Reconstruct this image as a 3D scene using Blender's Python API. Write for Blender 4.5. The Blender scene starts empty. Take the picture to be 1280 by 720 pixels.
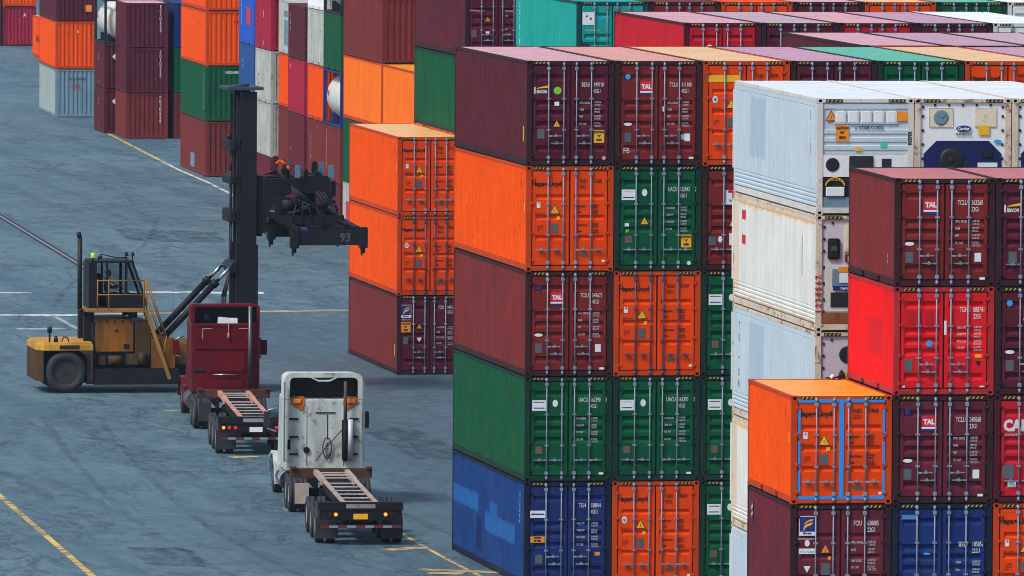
import bpy, bmesh, math, random
from mathutils import Vector, Matrix
R = math.radians
rng = random.Random(7)
SC = bpy.context.scene
COL = SC.collection

# ------------------------------------------------------------------ materials
def lin(c):
    def f(v):
        v /= 255.0
        return v / 12.92 if v <= 0.04045 else ((v + 0.055) / 1.055) ** 2.4
    return (f(c[0]), f(c[1]), f(c[2]), 1.0)

class NT:
    def __init__(self, name):
        self.m = bpy.data.materials.new(name); self.m.use_nodes = True
        self.t = self.m.node_tree; self.t.nodes.clear()
        self.out = self.t.nodes.new('ShaderNodeOutputMaterial')
        self.b = self.t.nodes.new('ShaderNodeBsdfPrincipled')
        self.t.links.new(self.b.outputs[0], self.out.inputs[0])
    def n(self, typ, **kw):
        nd = self.t.nodes.new(typ)
        for k, v in kw.items():
            if hasattr(nd, k): setattr(nd, k, v)
        return nd
    def l(self, a, b): self.t.links.new(a, b)
    def math(self, op, a, b=None, c=None, clamp=False):
        nd = self.t.nodes.new('ShaderNodeMath'); nd.operation = op; nd.use_clamp = clamp
        for i, v in enumerate((a, b, c)):
            if v is None: continue
            if isinstance(v, (int, float)): nd.inputs[i].default_value = v
            else: self.l(v, nd.inputs[i])
        return nd.outputs[0]
    def noise(self, vec, scale, detail=4, rough=.55, dist=0):
        nd = self.n('ShaderNodeTexNoise'); self.l(vec, nd.inputs['Vector'])
        nd.inputs['Scale'].default_value = scale; nd.inputs['Detail'].default_value = detail
        nd.inputs['Roughness'].default_value = rough; nd.inputs['Distortion'].default_value = dist
        return nd.outputs['Fac']
    def ramp(self, fac, lo, hi, a=0.0, b=1.0):
        nd = self.n('ShaderNodeMapRange'); nd.clamp = True
        self.l(fac, nd.inputs[0])
        for i, v in zip((1, 2, 3, 4), (lo, hi, a, b)): nd.inputs[i].default_value = v
        return nd.outputs[0]
    def mix(self, fac, a, b, mode='MIX'):
        nd = self.n('ShaderNodeMix'); nd.data_type = 'RGBA'; nd.blend_type = mode; nd.clamp_factor = True
        for i, v in ((0, fac), (6, a), (7, b)):
            if isinstance(v, (int, float)): nd.inputs[i].default_value = v
            elif isinstance(v, tuple): nd.inputs[i].default_value = v
            else: self.l(v, nd.inputs[i])
        return nd.outputs[2]
    def coord(self, kind='Object', scale=(1, 1, 1), rand=True):
        tc = self.n('ShaderNodeTexCoord'); v = tc.outputs[kind]
        if rand:
            oi = self.n('ShaderNodeObjectInfo')
            k = self.math('MULTIPLY', oi.outputs['Random'], 61.0)
            va = self.n('ShaderNodeVectorMath', operation='ADD'); self.l(v, va.inputs[0]); self.l(k, va.inputs[1]); v = va.outputs[0]
        mp = self.n('ShaderNodeMapping'); mp.inputs['Scale'].default_value = scale
        self.l(v, mp.inputs['Vector'])
        return mp.outputs[0]
    def set(self, **kw):
        for k, v in kw.items():
            s = self.b.inputs[k]
            if isinstance(v, (int, float, tuple)): s.default_value = v
            else: self.l(v, s)

MATS = {}
def paint(key, rgb, rough=.5, var=.22, fade=.15, rust=.0, metal=0., dirt=.0, patches=(), spec=.08):
    """weathered coat of paint: uneven value, chalky vertical streaks, rust spots, grime"""
    if key in MATS: return MATS[key]
    N = NT(key); c = lin(rgb)
    co = N.coord(); st = N.coord(scale=(1, 1, .12))
    big = N.noise(co, .9, 5); streak = N.noise(st, 5.5, 5, .6); fine = N.noise(co, 14, 3)
    dark = tuple(v * (1 - var) for v in c[:3]) + (1,)
    pale = tuple(min(.9, v * .9 + .05) for v in c[:3]) + (1,)
    col = N.mix(N.ramp(big, .35, .68), dark, c)
    tc = N.n('ShaderNodeTexCoord'); sep = N.n('ShaderNodeSeparateXYZ'); N.l(tc.outputs['Object'], sep.inputs[0])
    for (a0, a1, b0, b1, prgb, soft) in patches:      # repainted / scraped areas with their own ragged outline
        snap = N.math('MULTIPLY', N.math('FLOOR', N.math('DIVIDE', sep.outputs[1], .278)), .278)      # wear follows the ribs
        cv = N.n('ShaderNodeCombineXYZ'); N.l(snap, cv.inputs[0]); N.l(N.math('MULTIPLY', sep.outputs[2], .12), cv.inputs[1])
        wob = N.math('MULTIPLY', N.math('SUBTRACT', N.noise(cv.outputs[0], 1.9, 5, .7), .5), soft)
        y = N.math('ADD', snap, N.math('MULTIPLY', wob, .4)); z = N.math('ADD', sep.outputs[2], wob)
        w = .05 + soft * .06
        m = N.math('MULTIPLY', N.math('MULTIPLY', N.ramp(y, a0, a0 + w), N.ramp(y, a1 - w, a1, 1, 0)),
                   N.math('MULTIPLY', N.ramp(z, b0, b0 + w), N.ramp(z, b1 - w, b1, 1, 0)))
        col = N.mix(m, col, lin(prgb))
    if fade > 0:
        col = N.mix(N.ramp(streak, .52, .80, 0, fade), col, pale)
    if dirt > 0:
        col = N.mix(N.ramp(N.noise(st, 2.2, 6, .65), .42, .72, 0, dirt), col, (.035, .03, .03, 1))
    if rust > 0:
        rs = N.noise(co, 3.1, 9, .68); rv = N.noise(st, 4.5, 5)
        k = .62 - .09 * rust
        rf = N.math('ADD', N.ramp(rs, k, k + .05), N.math('MULTIPLY', N.ramp(rv, k + .03, k + .10), .3), clamp=True)
        col = N.mix(N.math('MULTIPLY', rf, rust), col, (.13, .045, .02, 1))
    col = N.mix(N.ramp(fine, .3, .7, .0, .10), col, (.05, .045, .045, 1))
    N.set(**{'Base Color': col, 'Roughness': N.ramp(big, .3, .7, rough - .06, rough + .14), 'Metallic': metal, 'Specular IOR Level': spec})
    MATS[key] = N.m
    return N.m
def plain(key, rgb, rough=.5, metal=0., emit=None, spec=None):
    if key in MATS: return MATS[key]
    N = NT(key); c = lin(rgb)
    fine = N.noise(N.coord(), 9, 4)
    col = N.mix(N.ramp(fine, .35, .7, 0, .35), c, tuple(v * .72 for v in c[:3]) + (1,))
    N.set(**{'Base Color': col, 'Roughness': rough, 'Metallic': metal})
    if emit: N.set(**{'Emission Color': c, 'Emission Strength': emit})
    if spec is not None: N.set(**{'Specular IOR Level': spec})
    MATS[key] = N.m
    return N.m

# ------------------------------------------------------------------ mesh collector
class MB:
    def __init__(self): self.bm = bmesh.new()
    def _f(self, vs, mi):
        try: f = self.bm.faces.new(vs)
        except ValueError: return None
        f.material_index = mi; return f
    def box(self, x0, x1, y0, y1, z0, z1, mi=0, bev=0):
        P = [(x0,y0,z0),(x1,y0,z0),(x1,y1,z0),(x0,y1,z0),(x0,y0,z1),(x1,y0,z1),(x1,y1,z1),(x0,y1,z1)]
        v = [self.bm.verts.new(p) for p in P]
        fs = [self._f([v[i] for i in q], mi) for q in ((3,2,1,0),(4,5,6,7),(0,1,5,4),(1,2,6,5),(2,3,7,6),(3,0,4,7))]
        if bev:
            es = list({e for f in fs for e in f.edges})
            r = bmesh.ops.bevel(self.bm, geom=es, offset=bev, segments=2, affect='EDGES', profile=.6)
            for f in r['faces']: f.material_index = mi
        return v
    def hexa(self, P, mi=0):
        v = [self.bm.verts.new(p) for p in P]
        for q in ((3,2,1,0),(4,5,6,7),(0,1,5,4),(1,2,6,5),(2,3,7,6),(3,0,4,7)): self._f([v[i] for i in q], mi)
    def quad(self, P, mi=0): self._f([self.bm.verts.new(p) for p in P], mi)
    def cyl(self, p0, p1, r0, r1=None, seg=12, mi=0, caps=True):
        r1 = r0 if r1 is None else r1
        a, b = Vector(p0), Vector(p1); d = (b - a).normalized()
        u = d.orthogonal().normalized(); w = d.cross(u)
        rings = []
        for c, r in ((a, r0), (b, r1)):
            rings.append([self.bm.verts.new(c + (u * math.cos(2*math.pi*i/seg) + w * math.sin(2*math.pi*i/seg)) * r) for i in range(seg)])
        for i in range(seg):
            f = self._f([rings[0][i], rings[0][(i+1)%seg], rings[1][(i+1)%seg], rings[1][i]], mi)
            if f: f.smooth = True
        if caps: self._f(rings[0][::-1], mi); self._f(rings[1], mi)
    def bar(self, p0, p1, w, h, mi=0, up=(0, 0, 1)):
        a, b = Vector(p0), Vector(p1); d = (b - a).normalized(); up = Vector(up)
        s = d.cross(up)
        if s.length < 1e-4: s = d.cross(Vector((0, 1, 0)))
        s.normalize(); t = s.cross(d).normalized()
        s *= w / 2; t *= h / 2
        self.hexa([a-s-t, a+s-t, b+s-t, b-s-t, a-s+t, a+s+t, b+s+t, b-s+t], mi)
    def tube(self, pts, r, seg=8, mi=0):
        for p, q in zip(pts, pts[1:]): self.cyl(p, q, r, r, seg, mi)
    def prism(self, poly, axis, lo, hi, mi=0):
        def P(a, b, t): return {'x': (t, a, b), 'y': (a, t, b), 'z': (a, b, t)}[axis]
        A = [self.bm.verts.new(P(a, b, lo)) for a, b in poly]; B = [self.bm.verts.new(P(a, b, hi)) for a, b in poly]
        n = len(poly)
        for i in range(n): self._f([A[i], A[(i+1)%n], B[(i+1)%n], B[i]], mi)
        self._f(A[::-1], mi); self._f(B, mi)
    def lathe(self, prof, c, axis='x', seg=24, mi=0, mis=None):
        """prof: (along, radius) pairs"""
        rings = []
        for t, r in prof:
            ring = []
            for i in range(seg):
                a = 2*math.pi*i/seg; p, q = r*math.cos(a), r*math.sin(a)
                o = {'x': (t, p, q), 'y': (p, t, q), 'z': (p, q, t)}[axis]
                ring.append(self.bm.verts.new((c[0]+o[0], c[1]+o[1], c[2]+o[2])))
            rings.append(ring)
        for k in range(len(rings)-1):
            for i in range(seg):
                f = self._f([rings[k][i], rings[k][(i+1)%seg], rings[k+1][(i+1)%seg], rings[k+1][i]], mis[k] if mis else mi)
                if f: f.smooth = True
        self._f(rings[0][::-1], mis[0] if mis else mi); self._f(rings[-1], mis[-1] if mis else mi)
    def strip(self, pts, axis, lo, hi, mi=0):
        """folded sheet: polyline of 3-D points swept along an axis from lo to hi"""
        ax = 'xyz'.index(axis); A = []; B = []
        for p in pts:
            a = list(p); a[ax] = lo; b = list(p); b[ax] = hi
            A.append(self.bm.verts.new(a)); B.append(self.bm.verts.new(b))
        for i in range(len(pts)-1): self._f([A[i], A[i+1], B[i+1], B[i]], mi)
    def mesh(self, name, recalc=True):
        if recalc: bmesh.ops.recalc_face_normals(self.bm, faces=self.bm.faces)
        me = bpy.data.meshes.new(name)
        n = max([f.material_index for f in self.bm.faces], default=0) + 1
        self.bm.to_mesh(me); self.bm.free()
        for _ in range(n): me.materials.append(None)
        return me

CACHE = {}
def cached(key, fn):
    if key not in CACHE: CACHE[key] = fn()
    return CACHE[key]
def obj(name, mesh, mats, parent=None, loc=None, rot=None, scale=None):
    o = bpy.data.objects.new(name, mesh); COL.objects.link(o)
    if not isinstance(mats, (list, tuple)): mats = [mats]
    for i, s in enumerate(o.material_slots):
        s.link = 'OBJECT'; s.material = mats[min(i, len(mats)-1)]
    if parent: o.parent = parent
    if loc: o.location = loc
    if rot: o.rotation_euler = rot
    if scale: o.scale = scale
    return o
def build(mb, name, mats, parent=None, loc=None, rot=None): return obj(name, mb.mesh(name), mats, parent, loc, rot)
def empty(name, loc, rz=0, label=None, cat=None, group=None):
    o = bpy.data.objects.new(name, None); COL.objects.link(o)
    o.empty_display_size = .3; o.location = loc; o.rotation_euler = (0, 0, rz)
    tag(o, label, cat, group); return o
def tag(o, label=None, cat=None, group=None, kind=None):
    for k, v in (('label', label), ('category', cat), ('group', group), ('kind', kind)):
        if v: o[k] = v
    return o

# flat marks live in their own XY plane, facing +Z
TXT = {}
def text_mesh(s, size, sx=1.0, bold=.0, align='LEFT', line=1.0):
    k = (s, size, sx, bold, align, line)
    if k in TXT: return TXT[k]
    c = bpy.data.curves.new('lettering', 'FONT'); c.body = s; c.size = size; c.offset = bold; c.align_x = align
    c.resolution_u = 2; c.space_line = line
    c.extrude = .0008
    o = bpy.data.objects.new('lettering', c)
    m = bpy.data.meshes.new_from_object(o); bpy.data.objects.remove(o)
    if sx != 1:
        for v in m.vertices: v.co.x *= sx
    m.materials.clear(); m.materials.append(None); m.name = 'lettering'
    TXT[k] = m
    return m
def flat(key, polys, th=.003):
    """polys: list of (points2d, material index, height layer)"""
    def f():
        b = MB()
        for pts, mi, ly in polys: b.prism(pts, 'z', ly * .0015, th + ly * .0015, mi)
        return b.mesh('mark')
    return cached(('flat', key), f)
def rectp(w, h, x=0, y=0): return [(x-w/2, y-h/2), (x+w/2, y-h/2), (x+w/2, y+h/2), (x-w/2, y+h/2)]
def ellp(rx, ry, n=16, x=0, y=0): return [(x+rx*math.cos(2*math.pi*i/n), y+ry*math.sin(2*math.pi*i/n)) for i in range(n)]
FRONT = (R(90), 0, 0); LEFT = (R(90), 0, R(-90))
# ------------------------------------------------------------------ shipping containers
W = 2.438; HC = 2.896; SD = 2.591; L40 = 12.192; L20 = 6.058
GALV = paint('galvanised', (142, 154, 172), .45, .3, .1, .15, .15)
GASKET = plain('rubber_seal', (22, 20, 22), .7)
HOLE = plain('casting_hollow', (12, 11, 12), .9)
YEL = plain('sign_yellow', (236, 178, 20), .45); BLK = plain('sign_black', (20, 20, 22), .5)
WHT = plain('sign_white', (222, 225, 228), .45); RED = plain('sign_red', (205, 25, 45), .45); NAVY = plain('sign_navy', (28, 38, 120), .45)
AMB = plain('sign_amber', (232, 140, 24), .45); LIME = plain('sign_lime', (120, 205, 40), .45); SKY = plain('sign_sky', (60, 150, 215), .45)
PLATE = plain('data_plate', (112, 118, 122), .35, .6); BLUET = plain('tape_blue', (40, 140, 225), .4)
YELD = plain('stripe_yellow', (206, 166, 52), .5)
LET = {'w': plain('lettering_white', (214, 210, 212), .5), 'k': plain('lettering_black', (20, 8, 6), .5),
       'n': plain('lettering_navy', (40, 50, 90), .5), 'r': plain('lettering_red', (170, 45, 40), .5)}

def corrug(t0, t1, pitch, depth, f1=.38, fs=.14):
    n = max(2, round((t1 - t0) / pitch)); p = (t1 - t0) / n; out = []
    for i in range(n):
        a = t0 + i * p
        out += [(a, 0), (a + p * f1, 0), (a + p * (f1 + fs), depth), (a + p * (1 - fs), depth)]
    out.append((t1, 0)); return out

def m_frame(L, H, door, cast):
    def f():
        b = MB(); x0, x1, y0, y1 = -W/2, W/2, -L/2, L/2; h = H - .006
        ct = .118
        pz0, pz1 = (ct, h - ct) if cast else (0, h)
        for sx in (-1, 1):
            xa, xb = sorted((sx * (W/2 - .003), sx * (W/2 - .15)))
            b.box(xa, xb, y0 + .004, y0 + .085, pz0, pz1); b.box(xa, xb, y1 - .14, y1 - .004, pz0, pz1)
            ra, rb = sorted((sx * (W/2 - .004), sx * (W/2 - .065)))
            b.box(ra, rb, y0 + .086, y1 - .141, h - .085, h - .006)
            if L < 8:
                for a, c in ((y0 + .086, -1.21), (-.85, .85), (1.21, y1 - .141)): b.box(ra, rb, a, c, .03, .185)
                for a, c in ((-1.21, -.85), (.85, 1.21)): b.box(ra, rb, a, c, .150, .185)
            else: b.box(ra, rb, y0 + .086, y1 - .141, .03, .185)
        xi = W/2 - .151
        if door:
            b.box(-xi, xi, y0 + .006, y0 + .11, h - .115, h - .01); b.box(-xi, xi, y0 + .006, y0 + .11, .02, .15)
        else:
            b.box(-xi, xi, y0 + .006, y0 + .08, h - .10, h - .01); b.box(-xi, xi, y0 + .006, y0 + .08, .05, .19)
        b.box(-xi, xi, y1 - .08, y1 - .006, h - .10, h - .01); b.box(-xi, xi, y1 - .08, y1 - .006, .05, .19)
        b.box(-W/2 + .07, W/2 - .07, y0 + .12, y1 - .12, .192, .23)
        return b.mesh('frame')
    return cached(('frame', L, H, door, cast), f)
def m_side(L, H, s):
    def f():
        b = MB(); xo = s * (W/2 - .012)
        b.strip([(xo - s * d, t, 0) for t, d in corrug(-L/2 + .087, L/2 - .142, .278, .036)], 'z', .186, H - .092)
        return b.mesh('side_wall', False)
    return cached(('side', L, H, s), f)
def m_roof(L, H):
    def f():
        b = MB(); z = H - .030
        b.strip([(0, t, z - d) for t, d in corrug(-L/2 + .112, L/2 - .082, .21, .010, .6, .12)], 'x', -W/2 + .066, W/2 - .066)
        return b.mesh('roof', False)
    return cached(('roof', L, H), f)
def m_end(L, H, s):
    def f():
        b = MB(); y = s * (L/2 - .02)
        b.strip([(t, y - s * d, 0) for t, d in corrug(-W/2 + .152, W/2 - .152, .265, .046, .42, .1)], 'z', .191, H - .107)
        return b.mesh('end_wall', False)
    return cached(('end', L, H, s), f)
GRV = {'A': (.128, .405, .510, .625, .885), 'B': (.275, .495, .710), 'C': (.3, .7)}
def m_door(L, H, s, kind):
    """one door leaf: a border with a panel of pressed grooves set in it"""
    def f():
        b = MB(); h = H - .006; z0, z1 = .178, h - .142
        xa, xb = (-W/2 + .182, -.024) if s < 0 else (.024, W/2 - .182)
        y = -L/2 + .022; bw = .085
        b.box(xa, xa + bw, y, y + .05, z0, z1); b.box(xb - bw, xb, y, y + .05, z0, z1)
        b.box(xa + bw, xb - bw, y, y + .05, z0, z0 + .07); b.box(xa + bw, xb - bw, y, y + .05, z1 - .07, z1)
        lo, hi = z0 + .07, z1 - .07; yp = y + .004; pts = [(0, yp, lo)]
        for g in sorted(GRV[kind], reverse=True):
            c = z1 - g * (z1 - z0); hw = .092 if kind == 'A' else .075; d = .055 if kind == 'A' else .045
            pts += [(0, yp, c - hw), (0, yp + d, c - hw * .1), (0, yp + d, c + hw * .72), (0, yp, c + hw)]
        pts.append((0, yp, hi))
        b.strip(pts, 'x', xa + bw, xb - bw)
        return b.mesh('door', False)
    return cached(('door', L, H, s, kind), f)
def m_gasket(L, H):
    def f():
        b = MB(); y = -L/2 + .086
        b.box(-W/2 + .1515, W/2 - .1515, y, y + .02, .1515, H - .1225); return b.mesh('door_seal')
    return cached(('gasket', L, H), f)
def m_rod(L, H):
    def f():
        b = MB(); y = -L/2 - .012; h = H - .006
        b.cyl((0, y, .06), (0, y, h - .04), .0175, seg=8)
        for z in (.10, h - .10): b.cyl((0, y, z - .045), (0, y, z + .045), .034, seg=8)
        for z in (.235, h - .215): b.box(-.045, .045, y - .028, y + .033, z - .045, z + .045, 0, .012)
        for z in (.345 * h, .64 * h): b.box(-.05, .05, y - .024, y + .033, z - .022, z + .022)
        return b.mesh('lock_rod')
    return cached(('rod', L, H), f)
def m_handle(L, s):
    def f():
        b = MB(); y = -L/2 - .03
        b.bar((0, y, 0), (s * .10, y - .018, 0), .018, .04); b.bar((s * .12, y - .018, 0), (s * .36, y - .01, .004), .016, .024)
        b.box(s * .20 - .05, s * .20 + .05, y + .0, y + .05, -.028, .022); b.box(s * .2 - .02, s * .2 + .02, y - .028, y, -.03, .055)
        return b.mesh('door_handle')
    return cached(('handle', L, s), f)
def m_hinge(L, H, s):
    def f():
        b = MB(); y = -L/2 + .018
        xa, xb = sorted((s * (W/2 - .035), s * (W/2 - .235)))
        b.box(xa, xb, y - .016, y + .006, -.03, .03); xc = s * (W/2 - .145)
        b.cyl((xc, y - .014, -.05), (xc, y - .014, .05), .022, seg=8)
        return b.mesh('hinge')
    return cached(('hinge', L, H, s), f)
def m_cast(sx, sy, top):
    """corner casting with real oval pockets in its end and side faces"""
    def f():
        b = MB(); w, l, h = .162, .178, .118
        ox, oy, oz = (0 if sx < 0 else -w), (0 if sy < 0 else -l), (-h if top else 0)
        def face(O, U, V, N, hole):
            O, U, V, N = map(Vector, (O, U, V, N))
            if not hole: b.quad([O, O+U, O+U+V, O+V]); return
            n = 16; out = []; inn = []; c = O + U/2 + V/2
            for i in range(n):
                a = 2*math.pi*(i + .5)/n; x, y = math.cos(a), math.sin(a); m = max(abs(x), abs(y))
                out.append(b.bm.verts.new(c + U*(x/m/2) + V*(y/m/2)))
                inn.append(b.bm.verts.new(c + U*(x*.29) + V*(y*.34)))
            dp = [b.bm.verts.new(v.co - N*.05) for v in inn]
            for i in range(n):
                j = (i+1) % n
                b._f([out[i], out[j], inn[j], inn[i]], 0); b._f([inn[i], inn[j], dp[j], dp[i]], 1)
            b._f(dp, 1)
        X, Y, Z = (w,0,0), (0,l,0), (0,0,h); o = Vector((ox, oy, oz))
        face(o, X, Z, (0,-1,0), sy < 0); face(o + Vector(Y), X, Z, (0,1,0), sy > 0)
        face(o, Y, Z, (-1,0,0), sx < 0); face(o + Vector(X), Y, Z, (1,0,0), sx > 0)
        face(o, X, Y, (0,0,-1), False); face(o + Vector(Z), X, Y, (0,0,1), False)
        return b.mesh('corner_casting')
    return cached(('cast', sx, sy, top), f)
def m_stripe():
    P = [(rectp(.42, .075), 1, 0)]
    for i in range(4):
        x = -.195 + i * .103; P.append(([(x, -.027), (x + .034, -.027), (x + .072, .027), (x + .038, .027)], 0, 1))
    return flat('stripe', P)

def mark(name, mesh, mats, par, L, u, z, face='F', dy=.0, off=.0):
    """put a flat mark on the door end (u from the left post) or on the left side (u back from the door end)"""
    if face == 'F': return obj(name, mesh, mats, par, (-W/2 + u, -L/2 + .019 - dy, z), FRONT)
    return obj(name, mesh, mats, par, (-W/2 + .009 - off, -L/2 + u, z), LEFT)
def let(par, L, s, u, z, size, col='w', sx=.7, bold=.0, face='F', align='LEFT', dy=0, line=1.0):
    return mark('lettering', text_mesh(s, size, sx, bold, align, line), LET[col] if isinstance(col, str) else col, par, L, u, z, face, dy)

def logo_tal(d, L, H, u=.70, z=.735):
    m = flat('tal', [(rectp(.37, .27, 0, .06), 0, 0), (rectp(.37, .045, 0, -.098), 1, 0), (rectp(.37, .05, 0, -.146), 2, 0)])
    o = mark('logo', m, [RED, WHT, NAVY], d, L, u + .185, z * H)
    mark('lettering', text_mesh('TAL', .165, .92, .010, 'CENTER'), WHT, d, L, u + .18, z * H - .005, dy=.004)
def logo_beacon(d, L, H, u=.20, z=.715, disc=True):
    mark('logo', flat('beam', [([(0, .0), (.35, .035), (.35, .105), (.08, .05)], 0, 0), ([(.02, -.012), (.35, -.012), (.35, .03), (.08, .02)], 1, 0)]), [YEL, BLK], d, L, u + .06, z * H + .04)
    let(d, L, 'i', u, z * H - .07, .25, 'w', .9, .012); let(d, L, 'BEACON', u + .075, z * H - .07, .115, 'w', .62, .006)
    if disc: mark('sticker', flat('disc', [(ellp(.105, .105, 20), 0, 0)]), [LIME], d, L, u + .66, z * H)
def logo_florens(d, L, u, z):
    sw = [(-.10, -.14), (-.085, -.02), (-.02, .04), (.14, .09), (.10, .02), (.02, -.01), (-.05, -.05), (-.075, -.10)]
    s2 = [(-.09, .03), (-.03, .10), (.07, .15), (.15, .16), (.12, .12), (.03, .10), (-.04, .05)]
    mark('logo', flat('flo', [(rectp(.40, .47), 1, 0), (rectp(.37, .36, 0, .04), 0, 1), (sw, 2, 2), (s2, 2, 2)]), [NAVY, WHT, YEL], d, L, u, z)
    let(d, L, 'Florens', u, z - .20, .075, 'n', .9, .004, align='CENTER', dy=.006)
    let(d, L, 'www.florens.com', u - .23, z - .33, .07, 'w', .8)
def tri(d, L, u, z, s=.16, mat=None, flip=False):
    k = -1 if flip else 1
    P = [([(-s*.62, -s*.5*k), (s*.62, -s*.5*k), (0, s*.62*k)][::k], 1, 0)] if not flip else []
    q = .80
    P.append(([(-s*.62*q, (-s*.5*q - .004)*k), (s*.62*q, (-s*.5*q - .004)*k), (0, s*.62*q*k)][::k], 0, 1))
    mark('warning_triangle', flat(('tri', s, flip), P), [mat or YEL, BLK], d, L, u, z)
    if not flip: let(d, L, '!', u - .012, z - .055, .10, LET['k'], .8, .004, dy=.005)
def rect(d, L, u, z, w, h, mat, name='sticker'):
    return mark(name, flat(('rect', w, h), [(rectp(w, h), 0, 0)]), [mat], d, L, u, z)
def oval(d, L, u, z, rx, ry, mat, name='sticker'):
    return mark(name, flat(('oval', rx, ry), [(ellp(rx, ry), 0, 0)]), [mat], d, L, u, z)
def caution(d, L, u, z, w=.29, h=.35, lines='CAUTION\n9\'6"\nHIGH', mat=None):
    rect(d, L, u, z, w, h, mat or YEL)
    n = lines.count('\n')
    s = h / (n + 1) * .72
    let(d, L, lines, u, z + h * .5 - s * 1.05, s, LET['k'], .72, .006, align='CENTER', dy=.004, line=1.25)

def marks_lessor(dl, dr, L, H, reg, size, col='w', lab=('MAX. GROSS', 'TARE', 'NET', 'CU. CAP.'), ur=1.53, zr=.752, zs=(.585, .52, .455, .385)):
    a, b_, c = reg.split(' ')
    let(dr, L, a, ur, zr * H, .17, col, .56, .001); let(dr, L, b_, ur + .33, zr * H, .17, col, .56, .001); let(dr, L, c, ur + .755, zr * H, .17, col, .56, .001)
    let(dr, L, size, ur + .33, (zr - .06) * H, .16, col, .58, .001)
    vals = (('30,480 KGS', '67,200 LBS'), ('3,830 KGS', '8,440 LBS'), ('26,650 KGS', '58,760 LBS'), ('76.4 CU.M.', '2,700 CU.FT.'))
    for t, v, z in zip(lab, vals, zs):
        let(dr, L, t, ur - .06, z * H + .012, .085, col, .6, .0); let(dr, L, v[0] + '\n' + v[1], ur + .345, z * H + .03, .07, col, .58, .0)
def marks_hapag(dl, dr, L, H, reg, size, sticker='box'):
    let(dl, L, 'Hapag-Lloyd', .155, .81 * H, .185, LET['k'], .90, .007)
    a, b_, c = reg.split(' ')
    let(dr, L, a, 1.49, .838 * H, .155, 'k', .56, .001); let(dr, L, b_, 1.85, .838 * H, .155, 'k', .56, .001); let(dr, L, c, 2.27, .838 * H, .155, 'k', .56, .001)
    let(dr, L, size, 1.49, .785 * H, .15, 'k', .6, .001)
    for (t, v), z in zip((('MAX.GROSS', '32500 KG\n71650 LB'), ('TARE', ' 3750 KG\n 8270 LB'), ('MAX.PAYLOAD', '28750 KG\n63380 LB'), ('CUBE', '  76,5 M3\n2700 CUFT')), (.61, .555, .43, .372)):
        let(dr, L, t, 1.43, z * H, .068, 'k', .6, .002); let(dr, L, v, 1.85, z * H + .03, .065, 'k', .62, .002)
    tri(dl, L, .80, .585 * H, .24)
    if sticker == 'oval': oval(dl, L, .35, .63 * H, .075, .10, WHT); oval(dl, L, .35, .63 * H + .0, .04, .055, plain('blue_grey', (70, 95, 140)))
    else: rect(dl, L, .35, .63 * H, .10, .16, WHT); oval(dl, L, .355, .645 * H, .026, .03, BLK)
    rect(dl, L, .90, .505 * H, .09, .09, YEL); rect(dl, L, .80, .41 * H, .19, .26, PLATE, 'data_plate')
    let(dl, L, 'STEEL FLOOR', .24, .54 * H, .07, 'k', .7); let(dl, L, 'GL 4000\nTYPE 45\nDIN', .30, .425 * H, .06, 'k', .8)
    rect(dr, L, 1.62, .153 * H, .2, .09, PLATE, 'data_plate'); rect(dr, L, 2.18, .098 * H, .12, .06, WHT)

DOORPAINT = {}
def box_container(cor, a, L, H, body, frame, label, group, door=None, detail=2, rods=GALV, handles='same', marks=None, roof=None, cast=None, name='shipping_container', end=None, sidemat=None):
    """cor: near left bottom corner; the door (or blank end) faces the camera side, -Y"""
    ca, sa = math.cos(a), math.sin(a)
    loc = (cor[0] + ca * W/2 + sa * L/2, cor[1] - sa * W/2 + ca * L/2, cor[2])
    r = empty(name, loc, -a, label, 'container', group)
    castings = detail >= 1
    obj('frame', m_frame(L, H, bool(door), castings), frame, r)
    obj('side_wall', m_side(L, H, -1), sidemat or body, r); obj('side_wall', m_side(L, H, 1), body, r)
    obj('roof', m_roof(L, H), roof or body, r); obj('end_wall', m_end(L, H, 1), body, r)
    if castings:
        for sx in (-1, 1):
            for sy in (-1, 1):
                if sy > 0 and sx > 0: continue
                for top in (0, 1):
                    obj('corner_casting', m_cast(sx, sy, top), [cast or frame, HOLE], r, (sx * W/2, sy * L/2, (H - .006) * top))
    if not door:
        obj('end_wall', m_end(L, H, -1), end or body, r)
        if marks: marks(r, None, None, L, H)
        return r
    obj('door_seal', m_gasket(L, H), GASKET, r)
    D = []
    for s in (-1, 1):
        d = obj('door', m_door(L, H, s, door), end or DOORPAINT.get(body.name, body), r); D.append(d)
        for k, u in enumerate((.61, 1.036) if s < 0 else (1.385, 1.80)):
            obj('lock_rod', m_rod(L, H), rods, d, (-W/2 + u, 0, 0))
            if detail >= 1:
                if handles == 'same':
                    hs = -1 if s < 0 else 1
                    if s < 0: obj('door_handle', m_handle(L, -1), rods, d, (-W/2 + u, 0, .205 * H))
                    else: obj('door_handle', m_handle(L, 1), rods, d, (-W/2 + u, 0, .205 * H))
                else:
                    dz = .285 * H if k == 0 else .215 * H
                    obj('door_handle', m_handle(L, 1 if k == 0 else -1), rods, d, (-W/2 + u, 0, dz))
        if detail >= 2:
            for z in (.10, .36, .64, .88): obj('hinge', m_hinge(L, H, s), frame, d, (0, 0, z * H))
    for u in (.43, W - .43): mark('warning_stripe', m_stripe(), [YELD, BLK], r, L, u, H - .062, dy=.018)
    if marks: marks(r, D[0], D[1], L, H)
    return r
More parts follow.
